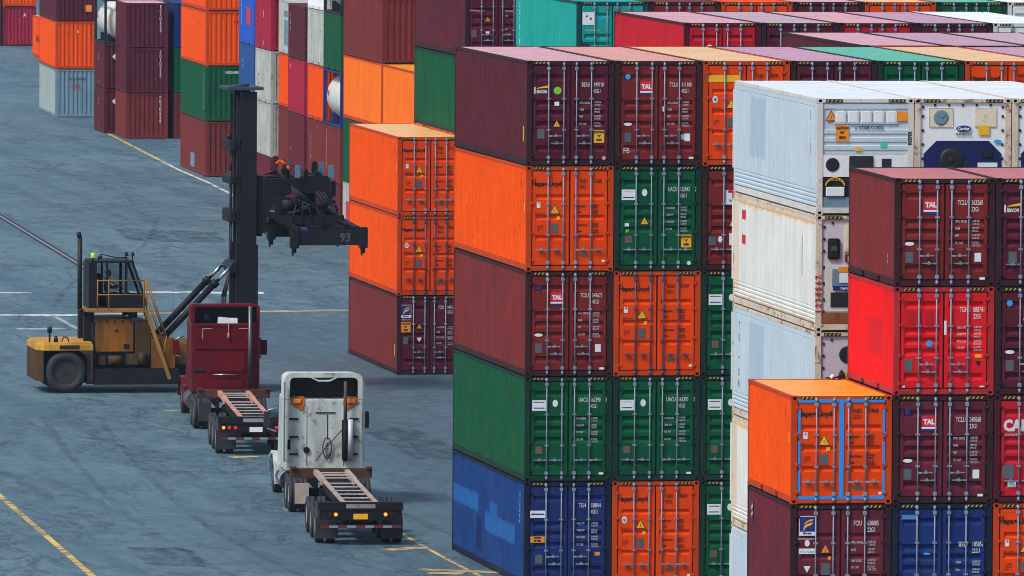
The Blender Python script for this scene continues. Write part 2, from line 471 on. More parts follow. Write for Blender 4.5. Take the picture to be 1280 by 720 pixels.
# ------------------------------------------------------------------ paints
P_ = {}
def P(k): return P_[k]
def mk(k, rgb, **kw): P_[k] = paint('paint_' + k, rgb, **kw)
mk('maroon', (92, 30, 44), dirt=.26, var=.25, fade=.1, rust=.38); mk('maroon_door', (92, 28, 44), var=.25, fade=.08, rust=.12); mk('maroon_frame', (58, 34, 40), var=.3, fade=.08, rust=.2)
mk('brown_door', (126, 38, 36), var=.22, fade=.08, rust=.15); mk('brown', (124, 44, 44), dirt=.26, var=.22, fade=.12, rust=.38); mk('brown_frame', (62, 34, 36), var=.3, fade=.08, rust=.25)
mk('oxide', (122, 46, 42), var=.2, fade=.18, rust=.38, dirt=.26); mk('claret', (108, 36, 50), dirt=.26, var=.25, fade=.1, rust=.38)
mk('orange', (242, 84, 0), spec=.03, var=.12, fade=.03, rust=.34, dirt=.12); mk('orange_door', (240, 72, 0), spec=.03, var=.13, fade=.03, rust=.16, dirt=.06); mk('orange_frame', (206, 70, 18), var=.25, fade=.05, rust=.25, dirt=.15)
mk('amber', (250, 118, 22), dirt=.14, var=.1, fade=.06, rust=.15)
mk('green', (2, 88, 54), dirt=.26, var=.25, fade=.1, rust=.38); mk('green_door', (4, 86, 52), var=.25, fade=.06, rust=.08); mk('green_frame', (22, 58, 46), var=.3, fade=.08, rust=.25, dirt=.2)
mk('red', (234, 18, 20), var=.16, fade=.14, rust=.25, dirt=.1, patches=((-1.6, .3, .8, 1.75, (198, 26, 32), .12), (-2.5, -1.9, .35, 1.4, (205, 30, 34), .1)))
mk('red_frame', (190, 48, 50), var=.3, fade=.2, rust=.45); mk('scarlet', (196, 24, 40), dirt=.14, var=.2, fade=.1, rust=.1); mk('scarlet_frame', (84, 24, 34), var=.25, rust=.2)
mk('crimson', (168, 34, 62), dirt=.14, var=.2, fade=.12, rust=.08)
mk('navy', (24, 52, 118), var=.3, fade=.18, rust=.38, dirt=.26); mk('navy_frame', (26, 34, 56), var=.3, rust=.3)
mk('blue', (22, 64, 128), var=.25, fade=.15, rust=.1, dirt=.22,
   patches=((1.4, 5.9, 1.42, 1.98, (32, 92, 158), .22), (-4.6, .4, 1.0, 1.60, (34, 94, 160), .25), (-1.7, -.4, 1.4, 1.95, (32, 90, 154), .2), (1.0, 1.75, .35, 1.35, (18, 42, 88), .06)))
mk('far_blue', (38, 90, 190), var=.15, fade=.15); mk('far_blue_dull', (44, 84, 142), var=.15, fade=.15)
mk('teal', (26, 160, 150), var=.15, fade=.12, rust=.03); mk('teal_frame', (24, 70, 78), var=.2)
mk('grey_light', (160, 176, 172), var=.15, fade=.15, rust=.2, dirt=.15); mk('grey', (114, 144, 160), var=.15, fade=.15, rust=.12, dirt=.1)
mk('cream', (230, 230, 224), var=.08, fade=.05, rust=.12, dirt=.16, patches=((-6.1, 6.1, 2.60, 2.82, (224, 190, 152), .3), (5.0, 6.1, .3, 2.7, (222, 202, 176), .35), (-6.1, 6.1, .1, .30, (206, 178, 148), .2))); mk('far_cream', (186, 190, 184), var=.15, fade=.05, rust=.5, dirt=.35); mk('cream_frame', (222, 206, 186), var=.15, rust=.75, dirt=.2)
mk('white', (230, 233, 236), var=.06, fade=.1, rust=.05, dirt=.06); mk('white_frame', (216, 214, 208), var=.1, rust=.35, dirt=.12)
mk('ice', (190, 206, 216), var=.06, fade=.15, rust=.04, dirt=.08, patches=((1.2, 3.6, 1.0, 2.6, (168, 188, 202), .15),)); mk('white_roof', (244, 246, 248), var=.05, rough=.27, spec=.5, fade=.1, rust=.03, dirt=.06)
mk('rose_grey', (206, 192, 204), var=.1, fade=.1, rust=.15); mk('rusty', (150, 92, 60), var=.3, rust=.8); mk('bone', (226, 214, 188), var=.12, rust=.35)
mk('dark_steel', (40, 42, 48), var=.3, rust=.15); mk('tank_blue', (34, 58, 120), var=.2, rust=.15); mk('tank_white', (216, 214, 206), var=.1, fade=.1, dirt=.18)
mk('roof_rose', (206, 116, 116), var=.2, rough=.3, spec=.5, fade=.15, dirt=.25); mk('roof_pink', (228, 162, 172), var=.15, rough=.27, spec=.5, fade=.3, dirt=.28); mk('roof_salmon', (236, 156, 138), var=.15, rough=.27, spec=.5, fade=.3, dirt=.28)  # roof tones here and below: fading plus sky reflection put into the base colour
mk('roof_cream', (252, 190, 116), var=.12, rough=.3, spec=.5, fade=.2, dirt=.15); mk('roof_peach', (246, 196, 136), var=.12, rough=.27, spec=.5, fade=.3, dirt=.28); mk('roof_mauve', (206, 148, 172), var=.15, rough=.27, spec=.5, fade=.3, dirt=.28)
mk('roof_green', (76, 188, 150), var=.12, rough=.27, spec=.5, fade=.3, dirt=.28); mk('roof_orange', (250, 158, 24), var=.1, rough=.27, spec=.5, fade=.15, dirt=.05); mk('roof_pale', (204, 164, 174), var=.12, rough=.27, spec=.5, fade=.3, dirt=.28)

for k_ in ('orange', 'maroon', 'brown', 'green'): DOORPAINT['paint_' + k_] = P(k_ + '_door')
def gr(x0, y0, a, i, z): return (x0 + 2.456 * i * math.cos(a), y0 - 2.456 * i * math.sin(a), z)
LESS2 = ('MAX. GROSS', 'TARE', 'PAYLOAD', 'CU. CAP.')

# ------------------------------------------------------------------ main stack: 40 ft boxes, five high
G_MAIN = 'containers in the tall middle stack'
MA = 0.0
def main(i, lv, body, frame, label, door='A', **kw):
    return box_container(gr(0, 0, MA, i, lv * HC), MA, L40, HC, P(body), P(frame), label, G_MAIN, door, **kw)
def mk_beacon40(r, dl, dr, L, H):
    logo_beacon(dl, L, H); marks_lessor(dl, dr, L, H, 'BEAU 499710 9', '45G1')
    rect(dl, L, .84, .59*H, .13, .11, WHT); tri(dl, L, .84, .40*H, .18); rect(dl, L, .40, .305*H, .2, .27, PLATE, 'data_plate')
    caution(dr, L, 2.02, .28*H); oval(dr, L, 2.16, .075*H, .055, .055, plain('sticker_rose', (225, 150, 165)))
def mk_tal(reg, size='45G1', blue=True, scrawl=False, tank=True):
    def f(r, dl, dr, L, H):
        logo_tal(dl, L, H); marks_lessor(dl, dr, L, H, reg, size)
        if blue: oval(dl, L, .36, .845*H, .075, .075, NAVY if blue == 2 else SKY)
        oval(dl, L, .37, .395*H, .115, .045, WHT); rect(dl, L, .37, .27*H, .19, .26, PLATE, 'data_plate')
        rect(dr, L, 2.03, .27*H, .16, .21, WHT); rect(dr, L, 2.14, .075*H, .13, .06, WHT)
        if scrawl:
            let(dl, L, 'FB', .24, .12*H, .22, 'w', .8, .0); rect(dr, L, 1.90, .275*H, .10, .14, plain('sticker_mint', (130, 190, 190))); rect(dr, L, 1.36, .54*H, .05, .14, WHT)
    return f
def mk_uacu(reg, caut=False, extra=True, lab=('MAX.GROSS', 'TARE WT', 'NET WT', 'CU. CAP')):
    def f(r, dl, dr, L, H):
        marks_lessor(dl, dr, L, H, reg, '45G1', lab=lab, ur=1.50, zr=.758)
        rect(dl, L, .40, .725*H, .38, .29, WHT); rect(dl, L, .40, .755*H, .30, .03, RED); rect(dl, L, .40, .70*H, .30, .03, NAVY)
        oval(dl, L, .85, .745*H, .075, .10, WHT)
        rect(dl, L, .40, .30*H, .19, .2, plain('plate_brown', (105, 82, 70)), 'data_plate')
        if caut:
            tri(dl, L, .85, .475*H, .2); caution(dr, L, 2.02, .285*H); rect(dl, L, .36, .44*H, .12, .09, WHT); let(dl, L, 'U', .33, .37*H, .11, plain('sign_lime', (0,0,0)), 1, .01); oval(dr, L, 2.10, .075*H, .055, .055, WHT)
        else: rect(dr, L, 2.14, .075*H, .13, .06, WHT)
    return f
def mk_hap(reg, size='45G1', st='box'): return lambda r, dl, dr, L, H: (marks_hapag(dl, dr, L, H, reg, size, st), side_hap(r, L, H))
def side_hap(r, L, H):
    mark('lettering', text_mesh('HL\nBU', .12, .7), LET['k'], r, L, .95, .84*H, 'L'); tri_m = flat(('tri', .16, False), [])
    mark('sticker', flat(('rect', .10, .24), [(rectp(.10, .24), 0, 0)]), YEL, r, L, .32, .6*H, 'L')
def side_yel(f, z=.2):
    def g(r, dl, dr, L, H):
        f(r, dl, dr, L, H)
        mark('sticker', flat(('rect', .16, .42), [(rectp(.16, .42), 0, 0)]), YEL, r, L, .55, .30*H, 'L')
    return g
def side_white(f=None, txt='4 9 9 7 1 0', u=.9, z=.9, size=.15, col='w'):
    s = '\n'.join(txt.split(' '))
    def g(r, dl, dr, L, H):
        if f: f(r, dl, dr, L, H)
        mark('lettering', text_mesh(s, size, .8, .006, 'CENTER', 1.0), LET[col], r, L, u, z * H - size, 'L')
    return g

main(0, 4, 'maroon', 'maroon_frame', 'maroon container with a lime dot, topmost and leftmost in the middle stack', marks=side_yel(mk_beacon40), handles='pair', roof=P('roof_pink'))
main(0, 3, 'orange', 'orange_frame', 'orange container directly under the lime-dotted maroon one, its whole long side visible', 'B', marks=mk_hap('HLBU 211680 3'))
main(0, 2, 'brown', 'brown_frame', 'brown container with a red square logo, above the green one with its long side visible', marks=mk_tal('TCLU 543673 6', blue=2), handles='pair')
main(0, 1, 'green', 'green_frame', 'green container with its long side in view, resting on the patchy blue container', marks=mk_uacu('UACU 562390 8'))
main(0, 0, 'navy', 'navy_frame', 'blue container with bright scraped patches along its side, standing on the asphalt', marks=side_white(lambda r, dl, dr, L, H: (
    marks_lessor(dl, dr, L, H, 'TGH 838804 8', '45G1', lab=('MAX. WT', 'TARE WT', 'PAYLOAD', 'CU. CAP')), rect(dl, L, .38, .69*H, .42, .2, WHT), rect(dl, L, .38, .69*H, .36, .05, SKY),
    caution(dl, L, .38, .45*H, .40, .17, 'CAUTION\n9\'6" HIGH', AMB), rect(dl, L, .42, .26*H, .2, .26, PLATE, 'data_plate'), rect(dr, L, 2.05, .31*H, .14, .1, AMB)), '8 3 8 8 0 4', .75, .9), sidemat=P('blue'), handles='pair')
main(1, 4, 'brown', 'brown_frame', 'brown container with white scrawl on its lower left door, beside the lime-dotted maroon one', marks=mk_tal('TCLU 811180 0', scrawl=True), handles='pair', roof=P('roof_salmon'))
main(1, 3, 'green', 'green_frame', 'green container with a yellow caution sign and yellow triangle on its doors', marks=mk_uacu('UACU 532843 2', True, lab=('MAXGROSS', 'TARE WT', 'PAYLOAD', 'CU CAP')))
main(1, 2, 'orange', 'orange_frame', 'orange container between two green ones in the second column of the middle stack', 'B', marks=mk_hap('HLBU 241707 7'), rods=paint('rods_dark', (84, 92, 118), .45, .25, .1, .15, .3))
main(1, 1, 'green', 'green_frame', 'green container between the two orange ones in the second column of the middle stack', marks=mk_uacu('UACU 563390 3'))
main(1, 0, 'orange', 'orange_frame', 'orange container with a white oval sticker, lowest in the second column of the middle stack', 'B', marks=mk_hap('HLBU 338600 7', st='oval'))
main(2, 4, 'orange', 'orange_frame', 'orange container with lettering on a yellow strip, top row beside the white reefer corner', 'B', marks=lambda r, dl, dr, L, H: (rect(dl, L, .58, .828*H, .92, .19, YEL), marks_hapag(dl, dr, L, H, 'HLBU 542090 5', '45G1', 'oval')), roof=P('roof_peach'))
main(2, 3, 'brown', 'brown_frame', 'dark brown container with a white T-shaped logo sign, half hidden behind the reefers', marks=lambda r, dl, dr, L, H: (
    rect(dl, L, .87, .70*H, .42, .40, WHT), mark('logo', flat('tlogo', [([(-.13, .02), (.13, .02), (.16, .07), (.05, .12), (-.05, .12), (-.16, .07)], 0, 1), (rectp(.05, .16, 0, -.05), 0, 1)]), [RED], dl, L, .87, .735*H), let(dl, L, 'TRITON', .87, .655*H, .09, 'n', .8, .003, align='CENTER', dy=.004),
    tri(dl, L, .87, .455*H, .2), rect(dl, L, .30, .285*H, .22, .24, PLATE, 'data_plate'), oval(dl, L, .52, .30*H, .06, .09, WHT), rect(dl, L, .92, .30*H, .3, .33, WHT)))
main(2, 2, 'green', 'green_frame', 'green container with a white rectangular sign, directly under the half hidden dark brown one', marks=mk_uacu('UACU 571204 6'))
main(2, 1, 'green', 'green_frame', 'green container with the middle one of three stacked white flag signs beside the reefers', marks=mk_uacu('UACU 580417 1'))
main(2, 0, 'green', 'green_frame', 'lowest green container beside the white reefers, right of the orange one with an oval sticker', marks=mk_uacu('UACU 519062 4'))
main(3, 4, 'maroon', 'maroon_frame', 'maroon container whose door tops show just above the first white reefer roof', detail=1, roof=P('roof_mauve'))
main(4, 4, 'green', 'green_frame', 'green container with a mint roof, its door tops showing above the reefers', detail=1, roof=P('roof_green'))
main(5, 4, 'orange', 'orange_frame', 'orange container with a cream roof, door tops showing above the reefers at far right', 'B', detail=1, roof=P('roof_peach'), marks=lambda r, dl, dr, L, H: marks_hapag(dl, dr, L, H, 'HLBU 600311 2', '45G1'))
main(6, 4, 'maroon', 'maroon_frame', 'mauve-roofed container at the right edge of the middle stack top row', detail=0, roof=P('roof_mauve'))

# ------------------------------------------------------------------ roofs behind the main stack
G_B = 'containers in the row right behind the middle stack'
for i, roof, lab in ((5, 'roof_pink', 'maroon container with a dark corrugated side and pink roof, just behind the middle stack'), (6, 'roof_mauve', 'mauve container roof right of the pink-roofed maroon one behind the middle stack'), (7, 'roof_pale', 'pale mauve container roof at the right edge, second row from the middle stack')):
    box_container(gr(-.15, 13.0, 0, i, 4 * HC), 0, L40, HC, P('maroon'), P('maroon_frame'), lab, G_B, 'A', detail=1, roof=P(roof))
G_R2 = 'containers in the third row of roofs'
def r2(i, body, frame, roof, lab, **kw): return box_container(gr(10.8, 34.0, 0, i, 4 * HC), 0, L40, HC, P(body), P(frame), lab, G_R2, kw.pop('door', 'A'), detail=1, roof=P(roof), **kw)
def mk_red2(r, dl, dr, L, H):
    let(dr, L, 'MAGU', 1.55, .565*H, .16, 'w', .62, .006); let(dr, L, '557110', 1.83, .565*H, .16, 'w', .62, .006); let(dr, L, '0', 2.24, .565*H, .16, 'w', .62, .006)
    tri(dr, L, 1.60, .70*H, .26); oval(dl, L, .82, .72*H, .10, .13, WHT); rect(dl, L, .82, .60*H, .42, .18, plain('sign_pink', (214, 80, 120))); rect(dl, L, .82, .60*H, .26, .1, plain('sign_violet', (84, 40, 150)))
    mark('logo', flat('side_drop', [(ellp(.75, .62, 20), 0, 0), (ellp(.35, .28, 12, .12, 0), 1, 1)]), [WHT, plain('blue_grey', (70, 95, 140))], r, L, 5.6, .45*H, 'L')
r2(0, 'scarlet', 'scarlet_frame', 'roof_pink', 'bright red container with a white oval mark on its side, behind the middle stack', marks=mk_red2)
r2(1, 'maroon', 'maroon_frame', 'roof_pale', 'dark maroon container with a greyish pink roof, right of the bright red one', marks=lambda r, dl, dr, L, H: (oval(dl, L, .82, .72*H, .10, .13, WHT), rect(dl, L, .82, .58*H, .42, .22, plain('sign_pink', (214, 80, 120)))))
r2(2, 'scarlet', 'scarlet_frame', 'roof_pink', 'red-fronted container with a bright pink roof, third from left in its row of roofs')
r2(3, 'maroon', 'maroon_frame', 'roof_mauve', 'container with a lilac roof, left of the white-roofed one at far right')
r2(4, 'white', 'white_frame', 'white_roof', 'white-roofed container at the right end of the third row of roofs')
G_R3 = 'containers in the farthest row of door tops'
def r3(i, body, frame, lab, **kw): return box_container(gr(11.5, 57.0, 0, i, 4 * HC), 0, L40, HC, P(body), P(frame), lab, G_R3, kw.pop('door', 'A'), detail=1, **kw)
def mk_teal(r, dl, dr, L, H):
    rect(dl, L, .40, .80*H, .40, .42, WHT); mark('logo', flat('teal_logo', [([(-.12, -.10), (-.08, -.06), (.10, .12), (.06, .08)], 0, 1), ([(-.10, .02), (-.02, .06), (.0, .02), (-.08, -.02)], 0, 1), ([(.04, -.04), (.1, -.02), (.12, -.1), (.06, -.1)], 0, 1)]), [LET['n']], dl, L, .40, .82*H)
    oval(dl, L, .84, .80*H, .06, .07, SKY); let(dl, L, 'container line', .28, .655*H, .10, 'w', .9); rect(dr, L, 1.60, .56*H, .14, .10, WHT); rect(dr, L, 1.60, .49*H, .14, .10, WHT); rect(dr, L, 1.72, .83*H, .1, .14, WHT)
    mark('repair_patch', flat('patch', [([(-.3, -.2), (.2, -.22), (.22, .0), (.12, .0), (.1, .08), (-.1, .1), (-.14, .2), (-.32, .22)], 0, 0)]), [P('teal_frame')], dl, L, .36, .47*H)
    mark('lettering', text_mesh('\n'.join('TEXTAINER'), .25, .9, .01, 'CENTER'), LET['w'], r, L, 11.3, .9*H, 'L')
r3(0, 'teal', 'teal_frame', 'turquoise container with a white square sign, far behind the middle stack', marks=mk_teal)
r3(1, 'brown', 'brown_frame', 'brown container door tops right of the turquoise one')
r3(2, 'orange', 'orange_frame', 'orange container door tops, nearer the turquoise one, in the farthest row', door='B')
r3(3, 'maroon', 'maroon_frame', 'dark maroon container door tops between two orange ones in the farthest row', roof=P('roof_pink'))
r3(4, 'orange', 'orange_frame', 'orange container door tops left of the green one in the farthest row', door='B', roof=P('roof_peach'))
r3(5, 'green', 'green_frame', 'green container door tops with striped corners near the top right corner', roof=P('roof_green'))
r3(6, 'white', 'white_frame', 'white container end at the top right corner of the yard', roof=P('white_roof'))

# ------------------------------------------------------------------ mid-left stack
G_C = 'containers in the mid-distance stack beside the lane'
CA = .007
def cst(i, lv, body, frame, lab, door='B', **kw): return box_container(gr(10.156, 86.5, CA, i, lv * HC), CA, L40, HC, P(body), P(frame), lab, G_C, door, detail=1, **kw)
cst(0, 2, 'orange', 'orange_frame', 'orange container with its roof in view, topmost of three beside the truck lane', marks=mk_hap('HLBU 254117 0'), roof=P('roof_cream'))
cst(0, 1, 'orange', 'orange_frame', 'orange container with an oval sticker, second of three beside the truck lane', marks=mk_hap('HLBU 262840 9', st='oval'), rods=MATS['rods_dark'])
def mk_flo40(r, dl, dr, L, H):
    logo_florens(dl, L, .33, .80*H); marks_lessor(dl, dr, L, H, 'FCIU 947155 0', '45G1', lab=('MAX. GROSS', 'TARE', 'MAX. LOAD', 'CU. CAP'), zr=.83)
    caution(dl, L, .33, .60*H, .36, .38, mat=AMB); tri(dl, L, .83, .61*H, .18, AMB); rect(dl, L, .33, .43*H, .19, .28, PLATE, 'data_plate'); tri(dl, L, .83, .44*H, .18, WHT, True)
cst(0, 0, 'maroon', 'maroon_frame', 'maroon container with a blue and yellow logo on the asphalt, under two orange ones', 'A', marks=side_yel(mk_flo40), handles='pair', sidemat=P('oxide'))
cst(1, 4, 'maroon', 'maroon_frame', 'tall-stacked maroon container left of the turquoise one, a white web address on its door', 'A', marks=lambda r, dl, dr, L, H: (
    let(dl, L, 'www.florens.com', .10, .58*H, .11, 'w', .8), tri(dl, L, .83, .48*H, .18, AMB), tri(dl, L, .83, .30*H, .18, WHT, True), rect(dl, L, .33, .30*H, .19, .28, PLATE, 'data_plate'), marks_lessor(dl, dr, L, H, 'FCIU 938466 1', '45G1', zr=.83, zs=(.57, .51, .34, .28)),
    mark('sticker', flat('diamond', [([(0, -.2), (.2, 0), (0, .2), (-.2, 0)], 0, 0)]), [P('maroon_frame')], dl, L, .33, .1*H)), handles='pair')
cst(1, 3, 'green', 'green_frame', 'green container side under the tall-stacked maroon one, left of the middle stack', 'A')

# ------------------------------------------------------------------ foreground 20 ft boxes
G_F = 'twenty foot containers in the near right stack'
FA = .0225
def fg(i, lv, body, frame, lab, door='A', **kw): return box_container(gr(.242, -35.94, FA, i, lv * SD - .02), FA, L20, SD, P(body), P(frame), lab, G_F, door, **kw)
def tape(f):
    def g(r, dl, dr, L, H):
        f(r, dl, dr, L, H)
        b = MB(); y = -L/2 + .012
        b.box(-.055, .055, y - .012, y, .13, H - .10)
        for z in (.155, H - .125): b.box(-W/2 + .17, -.056, y - .01, y, z - .04, z + .04); b.box(.056, W/2 - .17, y - .01, y, z - .04, z + .04)
        for sx in (-1, 1):
            for z0, z1 in ((.26, .80), (.88, 1.5), (1.6, 2.25)):
                xa, xb = sorted((sx * (W/2 - .165), sx * (W/2 - .225))); b.box(xa, xb, y - .01, y, z0, z1)
        build(b, 'seal_tape', BLUET, r)
    return g
fg(0, 2, 'orange', 'orange_frame', 'short orange container with its door seams taped in bright blue', 'B', marks=tape(mk_hap('HLBU 274848 3', '22G1')), roof=P('roof_orange'))
def mk_fciu(r, dl, dr, L, H):
    logo_florens(dl, L, .41, .80*H); marks_lessor(dl, dr, L, H, 'FCIU 630005 2', '22G1', lab=('MAX. GROSS', 'TARE', 'MAX. LOAD', 'CU. CAP'), zr=.80, zs=(.63, .56, .46, .40))
    oval(dl, L, .41, .64*H, .06, .08, WHT); rect(dl, L, .41, .565*H, .40, .13, WHT); let(dl, L, 'STEEL FLOOR', .41, .55*H, .075, 'n', .75, align='CENTER', dy=.004)
    tri(dl, L, .85, .585*H, .2, AMB); oval(dl, L, .95, .50*H, .045, .05, AMB); tri(dl, L, .41, .40*H, .17, WHT, True); rect(dl, L, .86, .40*H, .21, .28, PLATE, 'data_plate')
    mark('logo', flat('side_logo', [(rectp(.3, .5, 0, 0), 0, 0), ([(-.12, .02), (.12, .1), (.12, .2), (-.12, .12)], 1, 1), ([(-.12, -.15), (.12, -.05), (.12, .02), (-.12, -.06)], 1, 1)]), [NAVY, YEL], r, L, 5.4, .77*H, 'L')
fg(0, 1, 'claret', 'maroon_frame', 'short maroon container with a blue and yellow logo under the blue-taped orange one', 'B', marks=mk_fciu)
fg(1, 4, 'brown', 'brown_frame', 'short brown container topmost in the near right stack, pinkish red roof beside it', marks=side_white(mk_tal('TCLU 263260 6', '22G1', blue=0), '2 6', .95, .3, .13), handles='pair', roof=P('roof_rose'))
def mk_red(r, dl, dr, L, H):
    marks_lessor(dl, dr, L, H, 'TGHU 888741 5', '22G1', lab=('MAX. WT', 'TARE WT', 'PAYLOAD', 'CU CAP'), ur=1.60, zr=.765, zs=(.605, .545, .48, .42))
    rect(dl, L, .87, .715*H, .2, .32, P('scarlet'), 'repair_patch'); rect(dl, L, .47, .715*H, .3, .34, P('scarlet'), 'repair_patch'); oval(dl, L, .87, .475*H, .08, .08, SKY); rect(dl, L, .37, .275*H, .19, .29, PLATE, 'data_plate')
    rect(dr, L, 2.06, .36*H, .16, .08, YEL); tri(dr, L, 2.06, .29*H, .14, BLK, True); rect(dr, L, 1.255, .62*H, .06, .34, WHT); rect(dr, L, 2.16, .078*H, .12, .035, WHT); rect(dl, L, .25, .08*H, .07, .05, WHT)
fg(1, 3, 'red', 'red_frame', 'short bright red container with faded repaint squares in the near right stack', marks=mk_red, handles='pair', end=paint('paint_red_doors', (226, 26, 34), var=.15, fade=.1, rust=.12))
fg(1, 2, 'claret', 'brown_frame', 'short dark brown container with a red square logo, directly under the bright red one', marks=mk_tal('TCLU 240068 4', '22G1', blue=2), handles='pair')
def mk_segu(r, dl, dr, L, H):
    marks_lessor(dl, dr, L, H, 'SEGU 185857 7', '22G1', lab=('MGW', 'Tare', 'Payload', 'Cube'), ur=1.62, zr=.60, zs=(.44, .37, .30, .23))
    rect(dl, L, .42, .875*H, .42, .11, plain('patch_blue', (70, 128, 190)), 'repair_patch'); oval(dl, L, .85, .535*H, .09, .03, SKY)
fg(1, 1, 'navy', 'navy_frame', 'short dark blue container at the bottom edge of the near right stack', marks=mk_segu)
fg(2, 4, 'maroon', 'maroon_frame', 'short maroon container with a yellow beam logo, cut by the right edge', marks=lambda r, dl, dr, L, H: (logo_beacon(dl, L, H, disc=False), rect(dl, L, .42, .27*H, .2, .27, PLATE, 'data_plate'), [rect(dl, L, .12, k*H, .07, .05, WHT) for k in (.28, .53, .80)]), roof=P('roof_rose'))
fg(2, 3, 'maroon', 'brown_frame', 'short dark brown container at the right edge, beside the bright red one', marks=mk_tal('TCLU 276150 3', '22G1'), handles='pair')
def mk_cai(r, dl, dr, L, H):
    let(dl, L, 'CAI', .24, .67*H, .36, 'w', .85, .02); let(dl, L, 'CONTAINERS', .26, .62*H, .08, 'w', .8); rect(dl, L, .36, .29*H, .27, .33, PLATE, 'data_plate'); rect(dl, L, .45, .17*H, .2, .12, WHT)
fg(2, 2, 'scarlet', 'scarlet_frame', 'short crimson container with large white letters, cut by the right edge', marks=mk_cai)
fg(2, 1, 'orange', 'orange_frame', 'short orange container in the bottom right corner, beside the dark blue one', 'B', marks=mk_hap('HLBU 281330 8', '22G1'))
# stacking cone left in the far corner casting of the taped orange box
ca, sa = math.cos(FA), math.sin(FA)
tl = empty('twist_lock', (.242 + ca * 2.30 + sa * 5.97, -35.94 - sa * 2.30 + ca * 5.97, 3 * SD - .025), -FA, 'dark twist lock left standing on the far roof corner of the blue-taped orange container', 'twist lock')
b = MB(); b.box(-.09, .09, -.08, .08, 0, .05); b.cyl((0, 0, .05), (0, 0, .13), .085, .075, 10); b.cyl((0, 0, .13), (0, 0, .22), .07, .015, 10); build(b, 'cone', P('dark_steel'), tl)
b = MB(); b.tube([(-.06, -.02, .05), (-.16, -.05, .035), (-.22, -.08, -.0), (-.34, -.10, .03), (-.42, -.12, .03)], .022, 6); b.cyl((-.30, -.10, .02), (-.22, -.08, .09), .04, .05, 8, 1); build(b, 'lever', [P('dark_steel'), WHT], tl)

# ------------------------------------------------------------------ refrigerated boxes
G_REF = 'white refrigerated containers'
RA = .0229
def m_reefer_side(L, H, s):
    def f():
        b = MB(); xo = s * (W/2 - .010); pts = []
        t = -L/2 + .086
        while t < L/2 - .2:
            pts += [(xo, t, 0), (xo, t + .56, 0), (xo - s*.006, t + .575, 0)]; t += .59
        pts.append((xo, L/2 - .142, 0))
        b.strip(pts, 'z', .62, H - .24)
        b.strip([(xo, 0, H-.24), (xo - s*.012, 0, H - .235), (xo - s*.012, 0, H - .22), (xo, 0, H - .215), (xo, 0, H - .092)], 'y', -L/2 + .086, L/2 - .142)
        p = []
        for k in range(4):
            z = .20 + k * .105; p += [(xo - s*.02, 0, z), (xo + s*.004, 0, z + .02), (xo + s*.004, 0, z + .07), (xo - s*.02, 0, z + .088)]
        p += [(xo - s*.02, 0, .612), (xo, 0, .62)]
        b.strip(p, 'y', -L/2 + .086, L/2 - .142)
        return b.mesh('side_wall', False)
    return cached(('rside', L, H, s), f)
def reefer(i, lv, body, frame, label, machine, marks=None, roof='white_roof'):
    L, H = L40, HC; cor = gr(2.671, -26.78, RA, i, lv * HC); ca, sa = math.cos(RA), math.sin(RA)
    r = empty('refrigerated_container', (cor[0] + ca*W/2 + sa*L/2, cor[1] - sa*W/2 + ca*L/2, cor[2]), -RA, label, 'container', G_REF)
    obj('frame', m_frame(L, H, False, True), P(frame), r)
    for s in (-1, 1): obj('side_wall', m_reefer_side(L, H, s), P(body), r)
    b = MB(); b.box(-W/2 + .066, W/2 - .066, -L/2 + .081, L/2 - .081, H - .06, H - .018); build(b, 'roof', P(roof), r)
    obj('end_wall', m_end(L, H, 1), P(body), r)
    for sx in (-1, 1):
        for sy in (-1, 1):
            if sy > 0 and sx > 0: continue
            for top in (0, 1): obj('corner_casting', m_cast(sx, sy, top), [P(frame), HOLE], r, (sx*W/2, sy*L/2, (H-.006)*top))
    machine(r, L, H)
    for u in (.43, W - .43): mark('warning_stripe', m_stripe(), [YELD, BLK], r, L, u, H - .062, dy=.018)
    if marks: marks(r, L, H)
    return r
XI = W/2 - .153
def ring(b, c, y, r0, r1, th, mi, n=20):
    """flat ring on the end wall"""
    b.lathe([(y - th, r0), (y - th, r1), (y, r1), (y, r0)], (c[0], 0, c[1]), 'y', n, mi)
